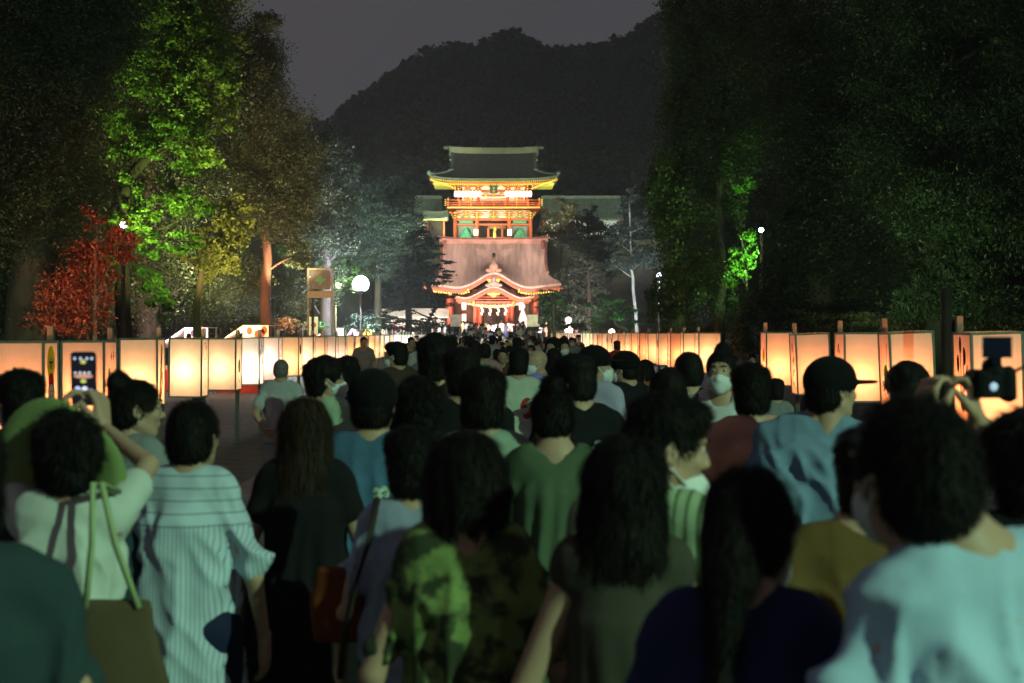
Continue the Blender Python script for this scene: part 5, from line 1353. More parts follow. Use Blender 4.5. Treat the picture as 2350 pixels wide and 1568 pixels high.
def build_person(P, lod):
    """returns a dict of part name -> (V, faces, kind) for a 1.7 m figure facing +y"""
    fem = P['fem']; seed = P.get('seed', 1); out = {}
    hh = (.013, .018, .028)[lod]
    sw = (.132 if fem else .160) * P.get('broad', 1)        # half shoulder width to the joint
    hx, hy_ = P.get('lean', (0, 0))                         # head offset
    hc = np.array((hx, .022 + hy_, 1.585)); HR = rotm(P.get('nod', 0), P.get('roll', 0), P.get('turn', 0)); piv = np.array((hx * .4, -.01, 1.46))
    def head_xf(V): return (V + (hc - piv)) @ HR.T + piv
    arms = P.get('arms', ('down', 'down')); walk = P.get('walk', 0)
    J = []
    for sx, a in ((-1, arms[0]), (1, arms[1])):
        a = ARMS[a] if isinstance(a, str) else a
        e, w_, hd, pn, hk = a
        J.append((sx, np.array((sx * sw, -.005, 1.385)), np.array((sx * e[0], e[1], e[2])), np.array((sx * w_[0], w_[1], w_[2])), (sx * hd[0], hd[1], hd[2]), (sx * pn[0], pn[1], pn[2]), hk))
    legs = []
    for sx in (-1, 1):
        w_ = walk * sx
        legs.append((np.array((sx * .088, 0, .90)), np.array((sx * .095, .03 + .13 * w_, .49)), np.array((sx * .10, -.02 + .17 * w_ - .08 * abs(walk) , .085 + (.05 * abs(walk) if w_ < 0 else 0)))))
    # body
    top = max(1.62, max(max(j[2][2], j[3][2]) for j in J) + .05)
    s = SDF((-.42, -.22, 0), (.42, .48, top), hh)
    s.ell((0, 0, 1.25), (sw * .92, .108, .20), .05); s.ell((0, .005, 1.05), (sw * .76, .098, .16), .06); s.ell((0, -.005, .92), (.155, .112, .12), .05)
    s.cone((0, -.02, 1.36), (hx * .6, -.008, 1.50), .075, .052 if fem else .06, .04)
    for sx, sh, el, wr, *_ in J:
        s.cone((sx * .03, -.025, 1.445), sh * .92 + np.array((0, -.01, .11)), .045, .05, .05)
        s.cone(sh, el, .052 if not fem else .044, .039 if not fem else .033, .03); s.cone(el, wr, .038 if not fem else .032, .027 if not fem else .023, .015)
    for sx, (h_, k_, a_) in zip((-1, 1), legs):
        s.cone(h_, k_, .085, .055, .03); s.cone(k_, a_, .055, .036, .02); s.cone(a_ + np.array((0, -.02, -.04)), a_ + np.array((sx * .015, .15, -.055)), .036, .030, .02)
    V, Fq = s.nets(); V = relax(V, Fq, 1, .4)
    Vh, Fh = (HEADS if lod == 0 else HEADS_LO)[fem]
    Vs = [V, head_xf(Vh)]; Fs = [Fq, Fh + len(V)]; o = len(V) + len(Vh)
    if lod < 2:
        for sx, sh, el, wr, hd, pn, hk in J:
            Va, Fa = place_hand(hk, wr, hd, pn, sx < 0)
            if lod == 1 and P.get('cheaphand'): continue
            Vs.append(Va); Fs.append(Fa + o); o += len(Va)
    else:
        pass
    out['body'] = (np.concatenate(Vs), [np.concatenate(Fs)])
    # hair
    st = P.get('hair', 'short')
    if st != 'bald':
        Vr, Fr = hair_cached(st, lod, seed % 3); Vr = head_xf(Vr)
        if P.get('longback'):                                # hair lies on the back rather than swinging with the nod
            pass
        out['hair'] = (Vr, Fr)
    # top
    tp = P.get('top', 'tee'); fk = {'tee': 'tee', 'loose': 'tee', 'dress': 'gather', 'long': 'tee'}[tp]
    s = SDF((-.46, -.30, .30 if tp == 'dress' else .62), (.46, .42, 1.66), hh)
    g = P.get('fit', .02) + (.02 if tp == 'loose' else 0); w = sw
    if tp == 'dress':
        s.col([(.36, 0, 0, .27, .21), (.7, 0, 0, .235, .18), (.95, 0, 0, .20, .15), (1.15, 0, 0, w * .95 + g, .115 + g), (1.3, 0, -.005, w + g, .11 + g), (1.40, 0, -.01, w * .86, .088)], .03)
    else:
        hem = P.get('hem', .80)
        s.col([(hem, 0, -.005, w * .98 + g, .125 + g), (hem + .15, 0, 0, w * .92 + g, .115 + g), (1.15, 0, 0, w * .95 + g, .108 + g), (1.3, 0, -.005, w * 1.02 + g, .108 + g), (1.40, 0, -.01, w * .86, .086)], .03)
    s.cone((-.10, -.015, 1.425), (.10, -.015, 1.425), .062, .062, .05)
    fr = 1.0 if tp == 'long' else P.get('sleeve', .62)
    for sx, sh, el, wr, *_ in J:
        e2 = sh + (el - sh) * (min(1, fr)); rr = (.052 if fem else .062) if fr > .05 else .044
        s.cone((sx * .05, -.02, 1.43), sh + np.array((0, -.005, .002)), .05, rr, .04); s.cone(sh, e2, rr + .002, (.054 if fem else .063) if fr > .05 else .04 + (.014 if tp == 'loose' else 0), .025)
        if tp == 'long': s.cone(el, el + (wr - el) * .93, .055, .040, .02)
    if P.get('vneck'): s.ell((hx * .4, -.03, 1.52), (.092, .10, .085), .01, 's')
    else:
        s.cone((-.045, -.045, 1.432), (.045, -.045, 1.432), .040, .040, .04)
        s.cone((hx * .3, .012, 1.43), (hx * .5, .004, 1.60), .060, .064, .006, 's')
    V, Fq = s.nets(); V = relax(V, Fq, 1, .3); N = normals(V, Fq)
    amt = P.get('crease', .008 if lod < 2 else .006)
    V = V + N * (folds(V, N, fk, amt, seed) + .001)[:, None]
    if lod == 0: N = normals(V, Fq); V = V + N * (.0016 * fbm(V * 30, seed + 4, 2))[:, None]
    out['dress' if tp == 'dress' else 'shirt'] = (V, [Fq])
    # bottom
    if tp != 'dress':
        s = SDF((-.32, -.3, .0), (.32, .34, 1.05), max(hh, .018))
        if P.get('skirt'): s.col([(P['skirt'], 0, 0, .24, .19), (.8, 0, 0, .19, .15), (1.0, 0, 0, .15, .12)], .03)
        else:
            s.ell((0, -.005, .93), (.172, .13, .12), .05)
            end = P.get('shorts', 0)
            for sx, (h_, k_, a_) in zip((-1, 1), legs):
                if end: s.cone(h_, h_ + (k_ - h_) * .9, .10, .085, .03)
                else: s.cone(h_, k_, .098, .072, .03); s.cone(k_, a_ + np.array((0, 0, .02)), .07, .058, .02)
        V, Fq = s.nets(); V = relax(V, Fq, 1, .4); N = normals(V, Fq); V = V + N * folds(V, N, 'trousers', .008, seed + 3)[:, None]
        out['skirt' if P.get('skirt') else 'trousers'] = (V, [Fq])
    # shoes
    s = SDF((-.22, -.32, 0), (.22, .4, .16), max(hh, .015))
    for sx, (h_, k_, a_) in zip((-1, 1), legs):
        s.cone(a_ + np.array((0, -.03, -.045)), a_ + np.array((sx * .015, .155, -.055)), .043, .038, .02); s.ell(a_ + np.array((0, -.01, 0)), (.042, .05, .05), .02)
        s.cone(a_ + np.array((0, -.04, -.068)), a_ + np.array((sx * .015, .16, -.072)), .036, .036, .01)
    V, Fq = s.nets(); V[:, 2] = np.maximum(V[:, 2], .0); out['shoes'] = (relax(V, Fq, 1, .3), [Fq])
    # mask
    if P.get('mask'):
        s = SDF((-.1, -.03, -.13), (.1, .14, .02), .006 if lod < 2 else .012)
        s.ell((0, .052, -.055), (.066, .066, .062), .01); s.cone((0, .10, -.018), (0, .108, -.035), .012, .018, .015); s.cone((0, .08, -.09), (0, .085, -.09), .03, .03, .02)
        if lod < 2:
            for sx in (-1, 1):
                s.cone((sx * .064, .055, -.035), (sx * .084, -.005, .012), .0045, .004, .004); s.cone((sx * .06, .05, -.075), (sx * .084, -.015, -.01), .0045, .004, .004)
        sl, X, Y, Z = s._sl((-.1, -.03, -.13), (.1, .02, .02), 0)
        V, Fq = s.nets(); V = relax(V, Fq, 1, .4)
        if P['mask'] == 'chin': V = V + np.array((0, -.006, -.045))
        out['face_mask'] = (head_xf(V), [Fq])
    if P.get('face') and lod < 2:
        e = MB()
        for sx in (-1, 1): e.ball((sx * .0305, .0795, .0115), .0125, 12, 8)
        out['eyes'] = (head_xf(np.array(e.v)), e.f)
        e = MB()
        for sx in (-1, 1): e.ball((sx * .0305, .0885, .0115), .0058, 8, 6)
        out['irises'] = (head_xf(np.array(e.v)), e.f)
        e = MB()
        for sx in (-1, 1): e.tube([(sx * .014, .0975, .036), (sx * .030, .098, .040), (sx * .046, .088, .036)], [.0035, .004, .002], 6)
        out['eyebrows'] = (head_xf(np.array(e.v)), e.f)
    if P.get('glasses'):
        e = MB()
        for sx in (-1, 1):
            e.tube([(sx * (.032 + .022 * math.cos(t_)), .102, .010 + .017 * math.sin(t_)) for t_ in [i * math.pi / 8 for i in range(17)]], .0018, 5); e.tube([(sx * .054, .10, .014), (sx * .08, .04, .014), (sx * .082, -.01, .012)], .0016, 5)
        e.tube([(-.01, .102, .014), (.01, .102, .014)], .0016, 5); out['glasses'] = (head_xf(np.array(e.v)), e.f)
    if P.get('cap'):
        s = SDF((-.12, -.14, -.02), (.12, .22, .16), .008 if lod < 2 else .014)
        s.ell((0, -.014, .042), (.098, .118, .104), .01); s.ell((0, 0, -.065), (.2, .2, .075), .004, 's')
        s.ell((0, .13, .035), (.078, .085, .010), .012)
        V, Fq = s.nets()
        if P['cap'] == 'backward': V = V * np.array((-1, -1, 1))
        out['cap'] = (head_xf(relax(V, Fq, 1, .4)), [Fq])
    if P.get('hat'):
        # wide brimmed sun hat tipped forward: crown over the forehead, brim rising behind it
        e = MB(); n_ = 40; pr_ = [(.088, .07), (.086, .10), (.070, .135), (.035, .15), (0.001, .152)]
        br = [(.088, .068), (.12, .060), (.16, .052), (.205, .050), (.205, .044), (.16, .046), (.12, .054), (.084, .060)]
        def ring(r, z_): return [(r * math.cos(2*math.pi*i/n_), r * 1.12 * math.sin(2*math.pi*i/n_), z_ + (.014 * math.sin(2*math.pi*i/n_*3 + 1) * max(0, (r - .12) / .08))) for i in range(n_)]
        rings = [ring(*p) for p in reversed(br)] + [ring(*p) for p in pr_[1:]]
        for i, rg in enumerate(rings):
            e.v += rg
            if i: k = i * n_; e.f += [(k - n_ + j, k - n_ + (j+1) % n_, k + (j+1) % n_, k + j) for j in range(n_)]
        V = np.array(e.v) - np.array((0, 0, .06)); V = V @ rotm(-1.25, 0, -.12).T + np.array((-.05, .06, -.035)); out['sun_hat'] = (head_xf(V), e.f)
    if P.get('backpack'):
        s = SDF((-.2, -.36, .85), (.2, .0, 1.46), .014); s.col([(.92, 0, -.20, .135, .07), (1.1, 0, -.22, .15, .095), (1.3, 0, -.205, .14, .08), (1.40, 0, -.19, .10, .055)], .03, 3); s.cone((-.1, -.2, .98), (.1, -.2, .98), .06, .06, .03)
        V, Fq = s.nets(); V = relax(V, Fq, 1, .5); N = normals(V, Fq); out['backpack'] = (V + N * (.004 * fbm(V * 14, seed, 2))[:, None], [Fq])
    if P.get('strap'):
        sd = P['strap']; e = MB(); e.tube([(sd * .12, -.04, 1.49), (sd * .15, -.135, 1.36), (sd * .20, -.165, 1.2), (sd * .235, -.14, 1.02), (sd * .245, -.09, .90)], .012, 6); e.tube([(sd * .12, -.04, 1.49), (sd * .14, .09, 1.42), (sd * .19, .13, 1.2), (sd * .24, .06, .92)], .012, 6)
        out['shoulder_strap'] = (np.array(e.v), e.f)
    if P.get('necklace'):
        e = MB(); e.tube([(.068 * math.cos(t_), -.018 + .068 * math.sin(t_), 1.462) for t_ in [i * math.pi / 10 for i in range(21)]], .004, 5); out['necklace'] = (np.array(e.v), e.f)
    return out

def as_mesh(name, V, Fl):
    if isinstance(Fl, list) and len(Fl) and isinstance(Fl[0], tuple):
        me = bpy.data.meshes.new(name); me.from_pydata([tuple(v) for v in V], [], Fl); me.polygons.foreach_set('use_smooth', [True] * len(me.polygons)); me.update(); return me
    return np_mesh(name, V, Fl)

def dress_up(t, parts, mats, scale):
    for nm, me in parts.items():
        o = link(nm, me, t)
        o.scale = (scale,) * 3
        m = mats.get(nm)
        setmat(o, m)
    return t

def person(x, ytop, d, P, label, mats, rz=0.0, lod=None, X=None, H=None, group='festival crowd'):
    """rz turns the figure: 0 faces away from the camera, pi faces it"""
    lod = (0 if d < 6.6 else 1) if lod is None else lod
    X = (x - VX) / F * d if X is None else X
    H = H or (EYE - (ytop - HY) / F * d); sc = H / (1.725 + (.03 if P.get('cap') else 0))
    parts = {k: as_mesh(k, *v[:2]) for k, v in build_person(P, lod).items()}
    lean = Matrix.Rotation(rz, 3, 'Z') @ Vector((P.get('lean', (0, 0))[0] * sc, .02 * sc, 0))
    t = thing('person', label, 'person', (X - lean.x, d - lean.y, 0), rz, group)
    base = {'body': m_skin, 'hair': m_hair, 'eyes': m_eye, 'irises': m_iris, 'eyebrows': m_hair, 'face_mask': m_mask, 'shoes': m_shoe, 'glasses': m_dark, 'shoulder_strap': m_dark, 'backpack': fabric('black nylon', (.015, .015, .017)),
            'trousers': fabric('dark denim', (.025, .03, .045)), 'skirt': fabric('dark skirt', (.03, .03, .03)), 'cap': fabric('black cap cloth', (.007, .007, .008)), 'necklace': m_gold}
    base.update(mats); dress_up(t, parts, base, sc)
    t['_h'] = H
    return t, sc

pi = math.pi
WHT = fabric('white cotton', (.68, .70, .68)); 
def place_phone(t, sc, loc, rx, rz, label, w=.075, l=.155, screen=None, roll=0, yaw=0):
    """a phone held in the hands of t, given in the figure's own coordinates"""
    M_ = Matrix.Translation(t.location) @ Matrix.Rotation(t.rotation_euler.z, 4, 'Z')
    p = M_ @ Vector([c * sc for c in loc])
    o = thing('phone', label, 'phone', p); o.rotation_euler = (rx, roll, t.rotation_euler.z + yaw)
    mb = MB(); r = .010; n = 5
    pts = []
    for cx, cz, a0 in ((w/2 - r, l/2 - r, 0), (-w/2 + r, l/2 - r, 90), (-w/2 + r, -l/2 + r, 180), (w/2 - r, -l/2 + r, 270)):
        for k in range(n): a_ = math.radians(a0 + 90 * k / (n - 1)); pts.append((cx + r * math.cos(a_), cz + r * math.sin(a_)))
    k = len(pts); mb.add([(x, -.004, z) for x, z in pts] + [(x, .004, z) for x, z in pts], [tuple(range(k)), tuple(reversed(range(k, 2 * k)))] + [(i, i + k, (i+1) % k + k, (i+1) % k) for i in range(k)])
    mb.build('case', mat('black phone', (.01, .01, .012), .25), o)
    mb = MB(); mb.box(-w/2 + .004, w/2 - .004, -.0048, -.0041, -l/2 + .005, l/2 - .005); mb.build('screen', screen, o)
    return o
def screen_mat():
    m = bpy.data.materials.new('camera screen'); m.use_nodes = True; nt = m.node_tree; N, L = nt.nodes, nt.links; b = N['Principled BSDF']
    b.inputs['Base Color'].default_value = (.005, .005, .008, 1); b.inputs['Roughness'].default_value = .15
    t = N.new('ShaderNodeTexCoord'); s = N.new('ShaderNodeSeparateXYZ'); L.new(t.outputs['Object'], s.inputs[0])
    src = None
    def M2(op, a, c):
        n = N.new('ShaderNodeMath'); n.operation = op
        for i, v in enumerate((a, c)):
            if isinstance(v, (int, float)): n.inputs[i].default_value = v
            else: L.new(v, n.inputs[i])
        return n.outputs[0]
    prev = None
    def add(f, c):
        nonlocal prev
        mx = N.new('ShaderNodeMix'); mx.data_type = 'RGBA'; L.new(f, mx.inputs['Factor'])
        if prev is None: mx.inputs['A'].default_value = (.008, .008, .012, 1)
        else: L.new(prev, mx.inputs['A'])
        mx.inputs['B'].default_value = (*c, 1); prev = mx.outputs['Result']
    def spot(x, z, rx, rz, c):
        dx = M2('DIVIDE', M2('SUBTRACT', s.outputs['X'], x), rx); dz = M2('DIVIDE', M2('SUBTRACT', s.outputs['Z'], z), rz)
        add(M2('LESS_THAN', M2('ADD', M2('MULTIPLY', dx, dx), M2('MULTIPLY', dz, dz)), 1.0), c)
    spot(0, .0075, .03, .007, (.55, .28, .2))                 # the lit avenue on the screen
    for x in (-.025, -.01, .004, .018): spot(x, .018, .004, .003, (.8, .9, 1))
    spot(0, .052, .009, .007, (.5, .5, .12)); spot(0, -.008, .009, .006, (.5, .6, .12))
    for x in (-.026, -.008, .012, .027): spot(x, .062, .004, .004, (.6, .7, 1))
    spot(-.018, -.035, .010, .011, (.55, .65, 1)); spot(.004, -.035, .010, .011, (.75, .8, 1)); spot(.024, -.038, .006, .006, (.5, .55, .9)); spot(-.002, -.058, .006, .005, (.4, .45, .8))
    L.new(prev, b.inputs['Emission Color']); b.inputs['Emission Strength'].default_value = 1.2
    return m

# ---- the front rows, nearest first where they matter most
C = {}
# 1 big man on the right edge
person(2110, 880, 2.25, dict(fem=False, hair='crop', lean=(-.085, .0), roll=-.12, turn=-.05, crease=.022, broad=1.02, fit=.02, seed=3, mask=True, sleeve=.8), 'broad man in pale blue T-shirt seen from behind, nearest, at the right edge',
       {'shirt': fabric('pale blue jersey', (.42, .58, .74))}, rz=.42)
# 2 woman in front with ponytail, navy top, holding a phone low
t, sc = person(1700, 1052, 2.45, dict(fem=True, hair='ponytail', turn=-.35, nod=-.22, seed=5, arms=('down', 'hold'), fit=.03, mask=True), 'woman in dark navy top with long tied black hair, head bowed over her hand',
       {'shirt': fabric('navy jersey', (.03, .035, .10)), 'hair': m_hair}, rz=-.1)
place_phone(t, sc, (.13, .33, 1.17), .9, 0, 'dark phone in the hand of the woman in navy', screen=mat('dark screen', (.01, .01, .012), .2))
# 3 long haired woman in grey brown dress
person(1428, 985, 3.05, dict(fem=True, hair='long', seed=1, broad=.86,  top='dress', turn=-.12, sleeve=.0, crease=.004), 'woman with long straight black hair in plain grey brown sleeveless dress',
       {'dress': fabric('grey brown linen', (.065, .06, .045))}, rz=-.05)
# 4 bob haired woman, green print
person(1070, 975, 3.3, dict(fem=True, hair='bob', seed=2, broad=.9,  top='loose', turn=.05, vneck=True, crease=.012, sleeve=.75), 'woman with a black chin length bob in loose yellow green patterned blouse',
       {'shirt': fabric('yellow green print', (.22, .30, .10), blot=(15, .42, (.045, .055, .03))), 'trousers': fabric('black cotton', (.012, .012, .012))}, rz=.05)
# 5 person with hair swept sideways, face turned right
person(1500, 905, 3.55, dict(fem=False, hair='short', seed=4, turn=-1.05, nod=-.12, mask='chin', face=True, arms=('down', 'down'), crease=.011), 'young man with thick black hair, head turned right, mask under chin, striped green shirt',
       {'shirt': fabric('green stripe cotton', (.38, .48, .30), stripe=('x', 34, .3), scol=(.06, .10, .05))}, rz=-.45)
# 6 mustard shirt partly hidden behind the big man
person(1985, 985, 3.4, dict(fem=False, hair='short', seed=6, lean=(.05, 0), turn=-.3, crease=.013, broad=1.05), 'person in mustard brown T-shirt mostly hidden behind the broad man', {'shirt': fabric('mustard jersey', (.14, .085, .03))}, rz=.15)
# 7 raised camera at the right edge
t, sc = person(2345, 948, 3.3, dict(fem=False, hair='messy', seed=7, arms=('phonehigh', 'phonehigh'), sleeve=.9), 'person in black holding a camera overhead at the right edge', {'shirt': fabric('black jersey', (.012, .012, .014))}, rz=.12)
# 8 striped blouse
person(443, 913, 4.6, dict(fem=True, hair='crop', seed=8, top='loose', crease=.014, broad=.92, hem=.72, sleeve=.85, strap=-1, turn=-.15), 'short haired woman in loose white blouse with fine dark stripes, shoulder bag strap',
       {'shirt': fabric('white striped blouse', (.56, .66, .76), stripe=[('x', 70, .20, -1.30), ('z', 24, .12, 1.27)], scol=(.16, .22, .27)), 'trousers': fabric('navy slacks', (.02, .025, .06))}, rz=-.12)
# 9 sun hat, raising a phone
t, sc = person(165, 944, 4.0, dict(fem=True, hair='messy', seed=9, hat=True, arms=(((.27, .25, 1.50), (.175, .40, 1.665), (-.35, .1, 1), (-.9, .3, .1), 'grip'), ((.19, .20, 1.545), (-.015, .40, 1.65), (-.1, .1, 1), (-.9, .3, .1), 'grip')), top='tee', fit=.03, crease=.014, turn=-.05, nod=.05), 'person in wide green sun hat and white T-shirt holding up a phone with both hands',
       {'shirt': fabric('white tee', (.62, .66, .60)), 'sun_hat': fabric('pale green hat cotton', (.26, .34, .13))}, rz=-.02)
place_phone(t, sc, (-.095, .445, 1.812), .05, 0, 'black phone held up, its screen showing the lit lanterns', w=.078, l=.165, screen=screen_mat())
# 10 left edge torso
person(-85, 985, 2.75, dict(fem=False, hair='short', seed=10, turn=.2, arms=('down', 'fold'), crease=.014), 'person in dark teal T-shirt cut off by the left edge', {'shirt': fabric('dark teal jersey', (.035, .06, .065))}, rz=.25)
# 11 long haired woman in black dress
person(702, 905, 4.95, dict(fem=True, hair='verylong', seed=11, top='dress', turn=.05, sleeve=.35), 'woman with very long dark brown hair in black dress', {'dress': fabric('black dress cotton', (.014, .013, .014)), 'hair': m_hairb}, rz=.05)
# 12 blue T-shirt with cap
person(855, 830, 5.3, dict(fem=False, hair='crop', cap='forward', seed=12, broad=1.06, crease=.01, fit=.03, sleeve=.8, turn=-.05), 'man in black cap and blue T-shirt with a small pale emblem on the back',
       {'shirt': fabric('steel blue jersey', (.075, .15, .25), print_=[(.045, 1.265, .032, .030, -1, (.6, .68, .5), 60), (-.27, 1.19, .03, .035, -1, (.62, .5, .45), 0)]), 'trousers': fabric('black trousers', (.014, .014, .016))}, rz=.0)
# 13 dark green dress
person(1272, 875, 5.2, dict(fem=True, hair='bun', seed=13, top='dress', vneck=True, nod=-.2, turn=.1, crease=.013, sleeve=.7, arms=('hold', 'hold')), 'woman in moss green gathered dress with V shaped back, looking down', {'dress': fabric('moss green crepe', (.09, .13, .075))}, rz=0)
# 14 black tee turned left
person(1325, 815, 6.9, dict(fem=False, hair='short', seed=14, turn=.75, nod=.0, mask='chin', face=True, broad=1.03), 'man in black T-shirt with small white print, head turned left, mask under chin', {'shirt': fabric('black tee print', (.014, .014, .015), print_=[(.06, 1.27, .035, .045, -1, (.6, .66, .6), 45)])}, rz=.25)
# 15 pale green shirt, blurred in the photo
person(1108, 846, 5.3, dict(fem=False, hair='short', seed=15, broad=.95, crease=.012), 'man in pale green T-shirt with a black backpack in front of the dark trio', {'shirt': fabric('pale green jersey', (.33, .43, .34))}, rz=-.05)
# 16 dark trio
person(1000, 767, 7.6, dict(fem=False, hair='messy', seed=16, broad=1.05, backpack=True), 'tall man with bushy black hair and black backpack, tallest in the middle', {'shirt': fabric('black tee', (.015, .015, .017))}, rz=.02)
person(1062, 800, 6.8, dict(fem=False, hair='short', seed=17, top='long', broad=1.12, turn=.3), 'man in black long sleeved top just right of the bushy haired man', {'shirt': fabric('black sweat', (.013, .014, .014))}, rz=.05)
person(962, 868, 5.9, dict(fem=False, hair='messy', seed=18, top='tee'), 'person in black T-shirt between the blue T-shirt and the pale green one', {'shirt': fabric('black tee', (.015, .015, .017))}, rz=-.1)
# 17 lilac blur
t, sc = person(945, 985, 4.3, dict(fem=True, hair='short', seed=19, strap=-1, top='loose', crease=.012, turn=.2), 'short person in lilac grey blouse left of the bob haired woman', {'shirt': fabric('lilac grey cotton', (.30, .33, .45))}, rz=.1)
# 18 child with orange bag
mb = MB(); 
s_ = SDF((-.12, -.08, -.18), (.12, .08, .16), .012); s_.col([(-.15, 0, 0, .085, .055), (0, 0, 0, .10, .06), (.12, 0, 0, .075, .035)], .03, 3); V_, F_ = s_.nets(); V_ = relax(V_, F_, 1); V_ = V_ + normals(V_, F_) * (.006 * fbm(V_ * 12, 3, 2))[:, None]
o = link('bag', as_mesh('bag', V_ * .82, [F_]), None, (t.location.x - .22, t.location.y - .02, 1.0)); setmat(o, fabric('rust canvas', (.15, .04, .012))); tag(o, 'rust orange bag hanging at the side of the lilac blouse', 'bag')
# 19 left middle people
person(55, 852, 5.6, dict(fem=False, hair='short', seed=21, turn=.5, mask=True), 'dark haired person with white mask behind the sun hat, at the left edge', {'shirt': fabric('charcoal tee', (.03, .03, .035))}, rz=.2)
person(308, 864, 5.6, dict(fem=True, hair='bun', seed=22, turn=-.75, glasses=True, face=True, necklace=True, arms=('down', 'hold')), 'woman with black bun and glasses turned right between hat and striped blouse', {'shirt': fabric('grey tee', (.25, .27, .27))}, rz=-.5)
# bag of the striped blouse woman and tote bag of the hat wearer
s_ = SDF((-.16, -.1, -.2), (.16, .1, .2), .014); s_.col([(-.17, 0, 0, .12, .06), (0, 0, 0, .13, .055), (.15, 0, 0, .11, .02)], .03, 3); V_, F_ = s_.nets(); V_ = relax(V_, F_, 1); V_ = V_ + normals(V_, F_) * (.007 * fbm(V_ * 10, 8, 2))[:, None]; bagme = as_mesh('bag', V_, [F_])
o = link('bag', bagme, None, ((300 - VX) / F * 4.55, 4.55, 1.06)); setmat(o, fabric('dark teal canvas', (.03, .06, .07))); tag(o, 'dark teal shoulder bag at the left side of the striped blouse', 'bag'); o.rotation_euler = (0, 0, .4)
t = thing('tote_bag', 'brown cloth tote bag with two pale green straps over the hat wearer shoulder', 'bag', ((262 - VX) / F * 3.75, 3.75, 0))
s_ = SDF((-.16, -.08, .55), (.16, .08, 1.15), .014); s_.col([(.60, .02, 0, .15, .05), (.85, .01, 0, .145, .045), (1.10, 0, 0, .10, .02)], .03, 3); V_, F_ = s_.nets(); V_ = relax(V_, F_, 1); V_ = V_ + normals(V_, F_) * (.008 * fbm(V_ * 9, 5, 2))[:, None]
o = link('pouch', as_mesh('pouch', V_, [F_]), t); setmat(o, fabric('brown canvas', (.12, .09, .05)))
for k in (-1, 1):
    mb = MB(); mb.tube([(k * .07, -.02, 1.08), (k * .03 - .02, -.03, 1.25), (-.06 + k * .012, .06, 1.395), (-.05 + k * .01, .2, 1.36)], .009, 6); mb.build('strap', fabric('pale green tape', (.4, .5, .25)), t, True)
# 20 right middle people
person(1580, 802, 8.4, dict(fem=False, hair='crop', seed=23, turn=.1), 'man with cropped hair in white T-shirt with thin dark horizontal stripes', {'shirt': fabric('white striped tee', (.62, .68, .62), stripe=('z', 42, .35), scol=(.10, .14, .12))}, rz=.1)
person(1655, 797, 7.9, dict(fem=True, hair='bun', seed=24, mask=True, face=True, strap=1), 'woman with top bun and white mask facing the camera in white T-shirt', {'shirt': fabric('white tee print', (.62, .62, .62), print_=[(0, 1.2, .09, .04, 1, (.4, .2, .05), 30)])}, rz=pi - .3)
person(1722, 838, 6.4, dict(fem=False, hair='short', seed=25, broad=1.06, crease=.012), 'man with thick black hair in salmon pink T-shirt seen from behind', {'shirt': fabric('salmon jersey', (.68, .34, .24))}, rz=.12)
person(1905, 803, 5.9, dict(fem=False, hair='crop', cap='forward', seed=26, turn=-.95, broad=1.2, lean=(.06, 0), top='loose', crease=.014, fit=.04), 'big man in dark peaked cap facing right and loose denim blue shirt', {'shirt': fabric('denim blue shirt', (.20, .30, .42))}, rz=-.25)
person(2078, 832, 6.8, dict(fem=False, hair='messy', seed=27), 'person with bushy dark hair showing above the broad man', {'shirt': fabric('charcoal tee', (.03, .03, .035))}, rz=.1)

# 21 middle distance, individually placed
person(646, 822, 14.0, dict(fem=False, hair='buzz', seed=30, arms=('back', 'down'), crease=.01), 'elderly man with cropped grey hair in pale grey T-shirt, standing by the left lanterns', {'shirt': fabric('pale grey tee', (.50, .53, .53)), 'hair': m_hairg, 'trousers': fabric('light trousers', (.4, .42, .42))}, rz=-.1)
person(742, 818, 8.2, dict(fem=False, hair='messy', seed=31, turn=-1.1, mask=True, glasses=True, face=True), 'person with curly dark hair, glasses and mask in light green T-shirt, looking right', {'shirt': fabric('light green tee', (.45, .60, .42))}, rz=-.3)
person(798, 818, 10.5, dict(fem=False, hair='messy', seed=32), 'dark haired person in black behind the curly haired one', {'shirt': fabric('black tee', (.015, .015, .017))}, rz=0)
person(716, 868, 13.2, dict(fem=True, hair='bun', seed=33), 'woman in blue flowered blouse between grey haired man and curly hair', {'shirt': fabric('blue flower print', (.15, .17, .30), blot=(22, .5, (.55, .55, .6)))}, rz=.1, H=1.42)
person(912, 785, 13.5, dict(fem=False, hair='short', seed=34, turn=.9, mask=True, face=True, top='long'), 'young man looking left with white mask and brown jacket', {'shirt': fabric('brown jacket', (.07, .05, .035))}, rz=.4)
person(1231, 797, 12.6, dict(fem=False, hair='bald', seed=35, turn=.9, mask=True, face=True, arms=('hold', 'hold')), 'bald man with white mask and purple T-shirt turned to the left', {'shirt': fabric('purple tee', (.30, .24, .62)), 'trousers': fabric('pale jeans', (.2, .25, .4)), 'body': m_skin}, rz=1.1)
person(1190, 800, 11.8, dict(fem=False, hair='short', seed=36), 'man in pale green T-shirt with a red and black back print', {'shirt': fabric('pale tee red print', (.55, .62, .5), print_=[(.07, 1.22, .06, .09, -1, (.4, .05, .03), 20)])}, rz=0)
person(1362, 783, 9.6, dict(fem=False, hair='crop', cap='forward', seed=37, turn=-.8, mask=True, face=True), 'man in black cap and white mask facing right in lavender shirt', {'shirt': fabric('lavender shirt', (.45, .42, .58))}, rz=-.5)
person(1436, 797, 10.6, dict(fem=False, hair='crop', cap='forward', seed=38, turn=.6, mask=True, face=True), 'man in dark cap and white mask turned left in black T-shirt', {'shirt': fabric('black tee', (.015, .015, .017))}, rz=.5)
person(1482, 822, 15.0, dict(fem=True, hair='bob', seed=39), 'person in orange top by the right lanterns behind the dark cap', {'shirt': fabric('orange cotton', (.6, .2, .07))}, rz=-.3)
